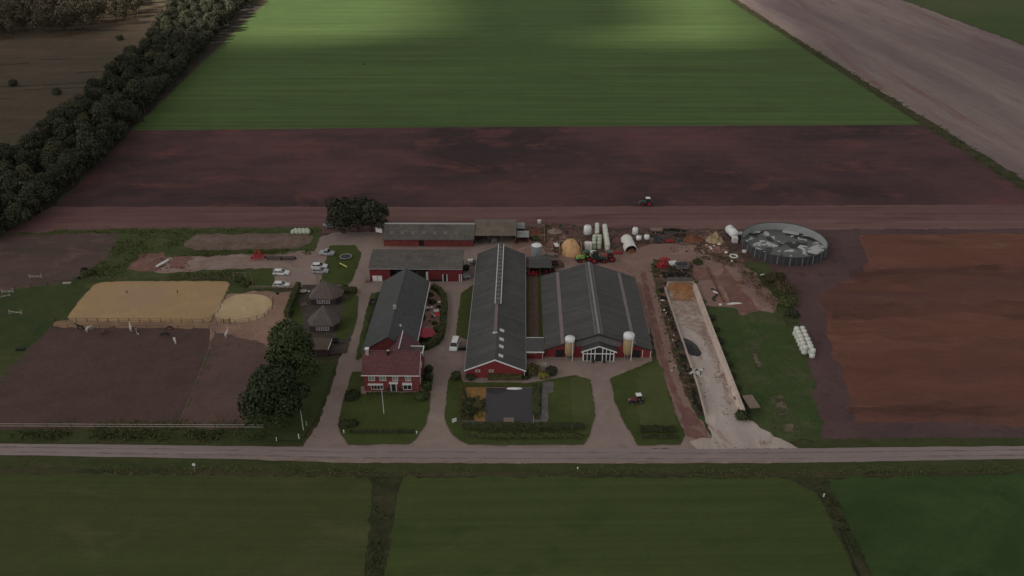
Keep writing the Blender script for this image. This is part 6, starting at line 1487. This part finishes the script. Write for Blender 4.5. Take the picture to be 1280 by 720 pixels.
# ------------------------------------------------------------------ horses
def horse(label, px, py, rz, coat, pose='stand', mane='horse_black', sc=1.0):
    """one continuous skinned body; head along +x"""
    V = []; E_ = []; Rr = []
    def v(p, r): V.append(p); Rr.append(r if isinstance(r, tuple) else (r, r)); return len(V) - 1
    def e(a, b_): E_.append((a, b_))
    pel = v((-.62, 0, 1.22), (.25, .27)); lo = v((-.25, 0, 1.16), (.26, .28)); mid = v((.15, 0, 1.13), (.27, .29)); ch = v((.55, 0, 1.18), (.24, .28))
    e(pel, lo); e(lo, mid); e(mid, ch)
    if pose == 'graze': nk = [((.85, 0, 1.05), .17), ((1.12, 0, .72), .12), ((1.22, 0, .48), .11), ((1.2, 0, .27), .085), ((1.16, 0, .10), .055)]
    else: nk = [((.82, 0, 1.42), .17), ((1.05, 0, 1.70), .12), ((1.20, 0, 1.78), .12), ((1.38, 0, 1.62), .085), ((1.52, 0, 1.48), .055)]
    pr = ch
    for p, r in nk: c_ = v(p, r); e(pr, c_); pr = c_
    for q in (-1, 1):
        hd = v((nk[2][0][0] - .05, q * .07, nk[2][0][2] + .14), .03); e(len(V) - 1 - (1 if q < 0 else 2) - 2 + 0 if False else ch + 3, hd)
        s_ = q * .03
        a = v((-.66, q * .16, .95), (.15, .12)); b_ = v((-.52 + s_, q * .18, .72), (.09, .08)); c_ = v((-.78 + s_, q * .18, .46), (.055, .055)); d_ = v((-.72 + s_, q * .18, .10), (.045, .045)); f_ = v((-.68 + s_, q * .18, .03), (.06, .06))
        e(pel, a); e(a, b_); e(b_, c_); e(c_, d_); e(d_, f_)
        a = v((.56, q * .15, .92), (.12, .11)); b_ = v((.56 - s_ * 2, q * .16, .55), (.065, .065)); d_ = v((.56 - s_ * 2, q * .16, .10), (.042, .042)); f_ = v((.6 - s_ * 2, q * .16, .03), (.058, .058))
        e(ch, a); e(a, b_); e(b_, d_); e(d_, f_)
    me = bpy.data.meshes.new('horse'); me.from_pydata(V, E_, []); ob = bpy.data.objects.new('tmp', me); COL.objects.link(ob)
    ob.modifiers.new('s', 'SKIN'); me.skin_vertices[0].data[0].use_root = True
    for i, r in enumerate(Rr): me.skin_vertices[0].data[i].radius = r
    md = ob.modifiers.new('u', 'SUBSURF'); md.levels = 1
    dg = bpy.context.evaluated_depsgraph_get(); bme = bpy.data.meshes.new_from_object(ob.evaluated_get(dg)); bpy.data.objects.remove(ob)
    bme.name = 'body'; bme.materials.clear(); bme.materials.append(M[coat]); bme.polygons.foreach_set('use_smooth', [True] * len(bme.polygons))
    t = thing('horse', label, 'horse', G(px, py), rz); t.scale = (sc,) * 3; mkobj('body', bme, t)
    m = MB(); m.tube((-.86, 0, 1.25), (-1.02, 0, .95), .05, .08, 7); m.tube((-1.02, 0, .95), (-1.0, 0, .45), .08, .03, 7); m.build('tail', mane, t)
    m = MB(); a = Vector(nk[0][0]) + Vector((-.12, 0, .18)); b_ = Vector(nk[1][0]) + Vector((-.09, 0, .12)); c_ = Vector(nk[2][0]) + Vector((0, 0, .13)); m.tube(a, b_, .05, .05, 6); m.tube(b_, c_, .05, .04, 6); m.build('mane', mane, t)
    return t
for a in (('black horse at the left end of the group below the arena', 101, 412.5, 2.9, 'horse_black', 'stand'), ('white horse close to the black one at the left end', 112, 414, 1.2, 'horse_white', 'graze', 'horse_white'),
          ('reddish brown horse standing alone below the arena fence', 131, 418, 1.4, 'horse_brown', 'graze'), ('white horse in the middle group under the arena fence', 164, 413.5, 2.0, 'horse_white', 'stand', 'horse_white'),
          ('black and white patched horse in the middle group', 172, 416.5, 5.3, 'horse_pied', 'graze'), ('black horse left of the white rumped horse', 207, 421, 3.0, 'horse_black', 'graze'),
          ('small dark horse behind the black one near the sand path', 212, 412.5, .2, 'horse_black', 'graze', 'horse_black', .8),
          ('pale horse with dark head turned away at the right of the group', 219, 428, 5.2, 'horse_white', 'graze'), ('white horse alone below the round pen', 284, 421, 1.5, 'horse_white', 'stand', 'horse_white')):
    horse(*a)
t = thing('pen_gate', 'dark timber gate posts at the lower left of the round pen', 'gate', G(288, 405)); m = MB(); m.tube((0, 0, 0), (0, 0, 1.7), .12); m.tube((-1.6, .1, 0), (-1.6, .1, 1.4), .1); m.build('post', 'wood_dark', t); m = MB(); m.box(-.8, .05, .5, 1.5, .07, .12); m.box(-.8, .05, 1.0, 1.5, .07, .12); m.build('rail', 'wood_dark', t)
t = thing('muck_barrel', 'dark barrel at the corner of the pen yard by the parking lawn', 'barrel', G(347, 368)); m = MB(); m.lathe([(.35, 0), (.38, .4), (.35, .8)], 12); m.build('barrel_body', 'dark', t); m = MB(); m.lathe([(.33, .8), (.33, .85)], 12); m.build('lid', 'steel_dark', t)
t = thing('feed_block', 'dark feed trough on the olive corner paddock', 'trough', G(26, 438)); m = MB(); m.box(0, 0, .1, 1.8, .7, .45, top=1.15); m.build('basin', 'dark', t); m = MB(); m.box(0, 0, 0, 1.5, .4, .1); m.build('foot', 'wood_dark', t)

# ------------------------------------------------------------------ sky, clouds, light
AZ = math.atan2(-.5, -.87); EL = rad(38)
sd = Vector((math.cos(EL) * math.cos(AZ), math.cos(EL) * math.sin(AZ), math.sin(EL)))
sun_d = bpy.data.lights.new('sun', 'SUN'); sun_d.energy = 4.4; sun_d.angle = rad(2.6); sun_d.color = (1, .93, .82)
sun = bpy.data.objects.new('sun', sun_d); COL.objects.link(sun); sun.rotation_euler = sd.to_track_quat('Z', 'Y').to_euler(); sun.location = (0, 0, 400)
wd = bpy.data.worlds.new('World'); scene.world = wd; wd.use_nodes = True; nt = wd.node_tree
sky = nt.nodes.new('ShaderNodeTexSky'); sky.sky_type = 'NISHITA'; sky.sun_disc = False; sky.sun_elevation = EL
sky.sun_rotation = math.atan2(sd.x, sd.y); sky.dust_density = 2.5; sky.ozone_density = .6; sky.altitude = 50
hs = nt.nodes.new('ShaderNodeHueSaturation'); hs.inputs['Saturation'].default_value = .04; nt.links.new(sky.outputs[0], hs.inputs['Color'])
bg = nt.nodes['Background']; nt.links.new(hs.outputs[0], bg.inputs['Color']); bg.inputs['Strength'].default_value = .1

s = NT('cloud'); s.n.remove(s.b)
tr = s.add('ShaderNodeBsdfTransparent'); df = s.add('ShaderNodeBsdfDiffuse'); df.inputs['Color'].default_value = (.85, .85, .85, 1)
tl = s.add('ShaderNodeBsdfTranslucent'); tl.inputs['Color'].default_value = (.8, .8, .8, 1)
m1 = s.add('ShaderNodeMixShader'); m1.inputs[0].default_value = .35; s.link(df.outputs[0], m1.inputs[1]); s.link(tl.outputs[0], m1.inputs[2])
m2 = s.add('ShaderNodeMixShader'); m2.inputs[0].default_value = .2; s.link(m1.outputs[0], m2.inputs[1]); s.link(tr.outputs[0], m2.inputs[2])
s.link(m2.outputs[0], s.n['Material Output'].inputs['Surface']); M['cloud'] = s.m
CH = 720.0
def cloud(label, gx, gy, rx, ry, rz_, seed, rot=0):
    """cloud whose shade falls round the ground point gx, gy"""
    bm = bmesh.new(); bmesh.ops.create_icosphere(bm, subdivisions=5, radius=1)
    for v in bm.verts:
        n_ = noise.fractal(v.co * 1.6 + Vector((seed * 5, 0, 0)), .8, 2.1, 4); k = 1 + .22 * n_
        z = v.co.z * (1.0 if v.co.z > 0 else .35); q_ = math.hypot(v.co.x, v.co.y) + 1e-6; sq = (1e-6 + abs(v.co.x / q_) ** 4 + abs(v.co.y / q_) ** 4) ** -.25; x, y = v.co.x * k * rx * sq, v.co.y * k * ry * sq
        v.co = (x * math.cos(rot) - y * math.sin(rot), x * math.sin(rot) + y * math.cos(rot), z * k * rz_)
    me = bpy.data.meshes.new('cloud'); bm.to_mesh(me); bm.free(); me.polygons.foreach_set('use_smooth', [True] * len(me.polygons)); me.materials.append(M['cloud'])
    o = mkobj('cloud', me); t_ = CH / sd.z; o.location = (gx + sd.x * t_, gy + sd.y * t_, CH); o['kind'] = 'structure'; return o
cloud('', 0, 116, 640, 386, 60, 1, .10)
cloud('', 560, 640, 340, 420, 60, 2, 0)
cloud('', 16, 606, 70, 105, 30, 3, .1)
cloud('', -520, 370, 330, 170, 50, 4, .05)

scene.view_settings.view_transform = 'Standard'; scene.view_settings.look = 'None'; scene.view_settings.gamma = 1
scene.view_settings.exposure = 0.12
scene.render.resolution_x = 1024; scene.render.resolution_y = 576
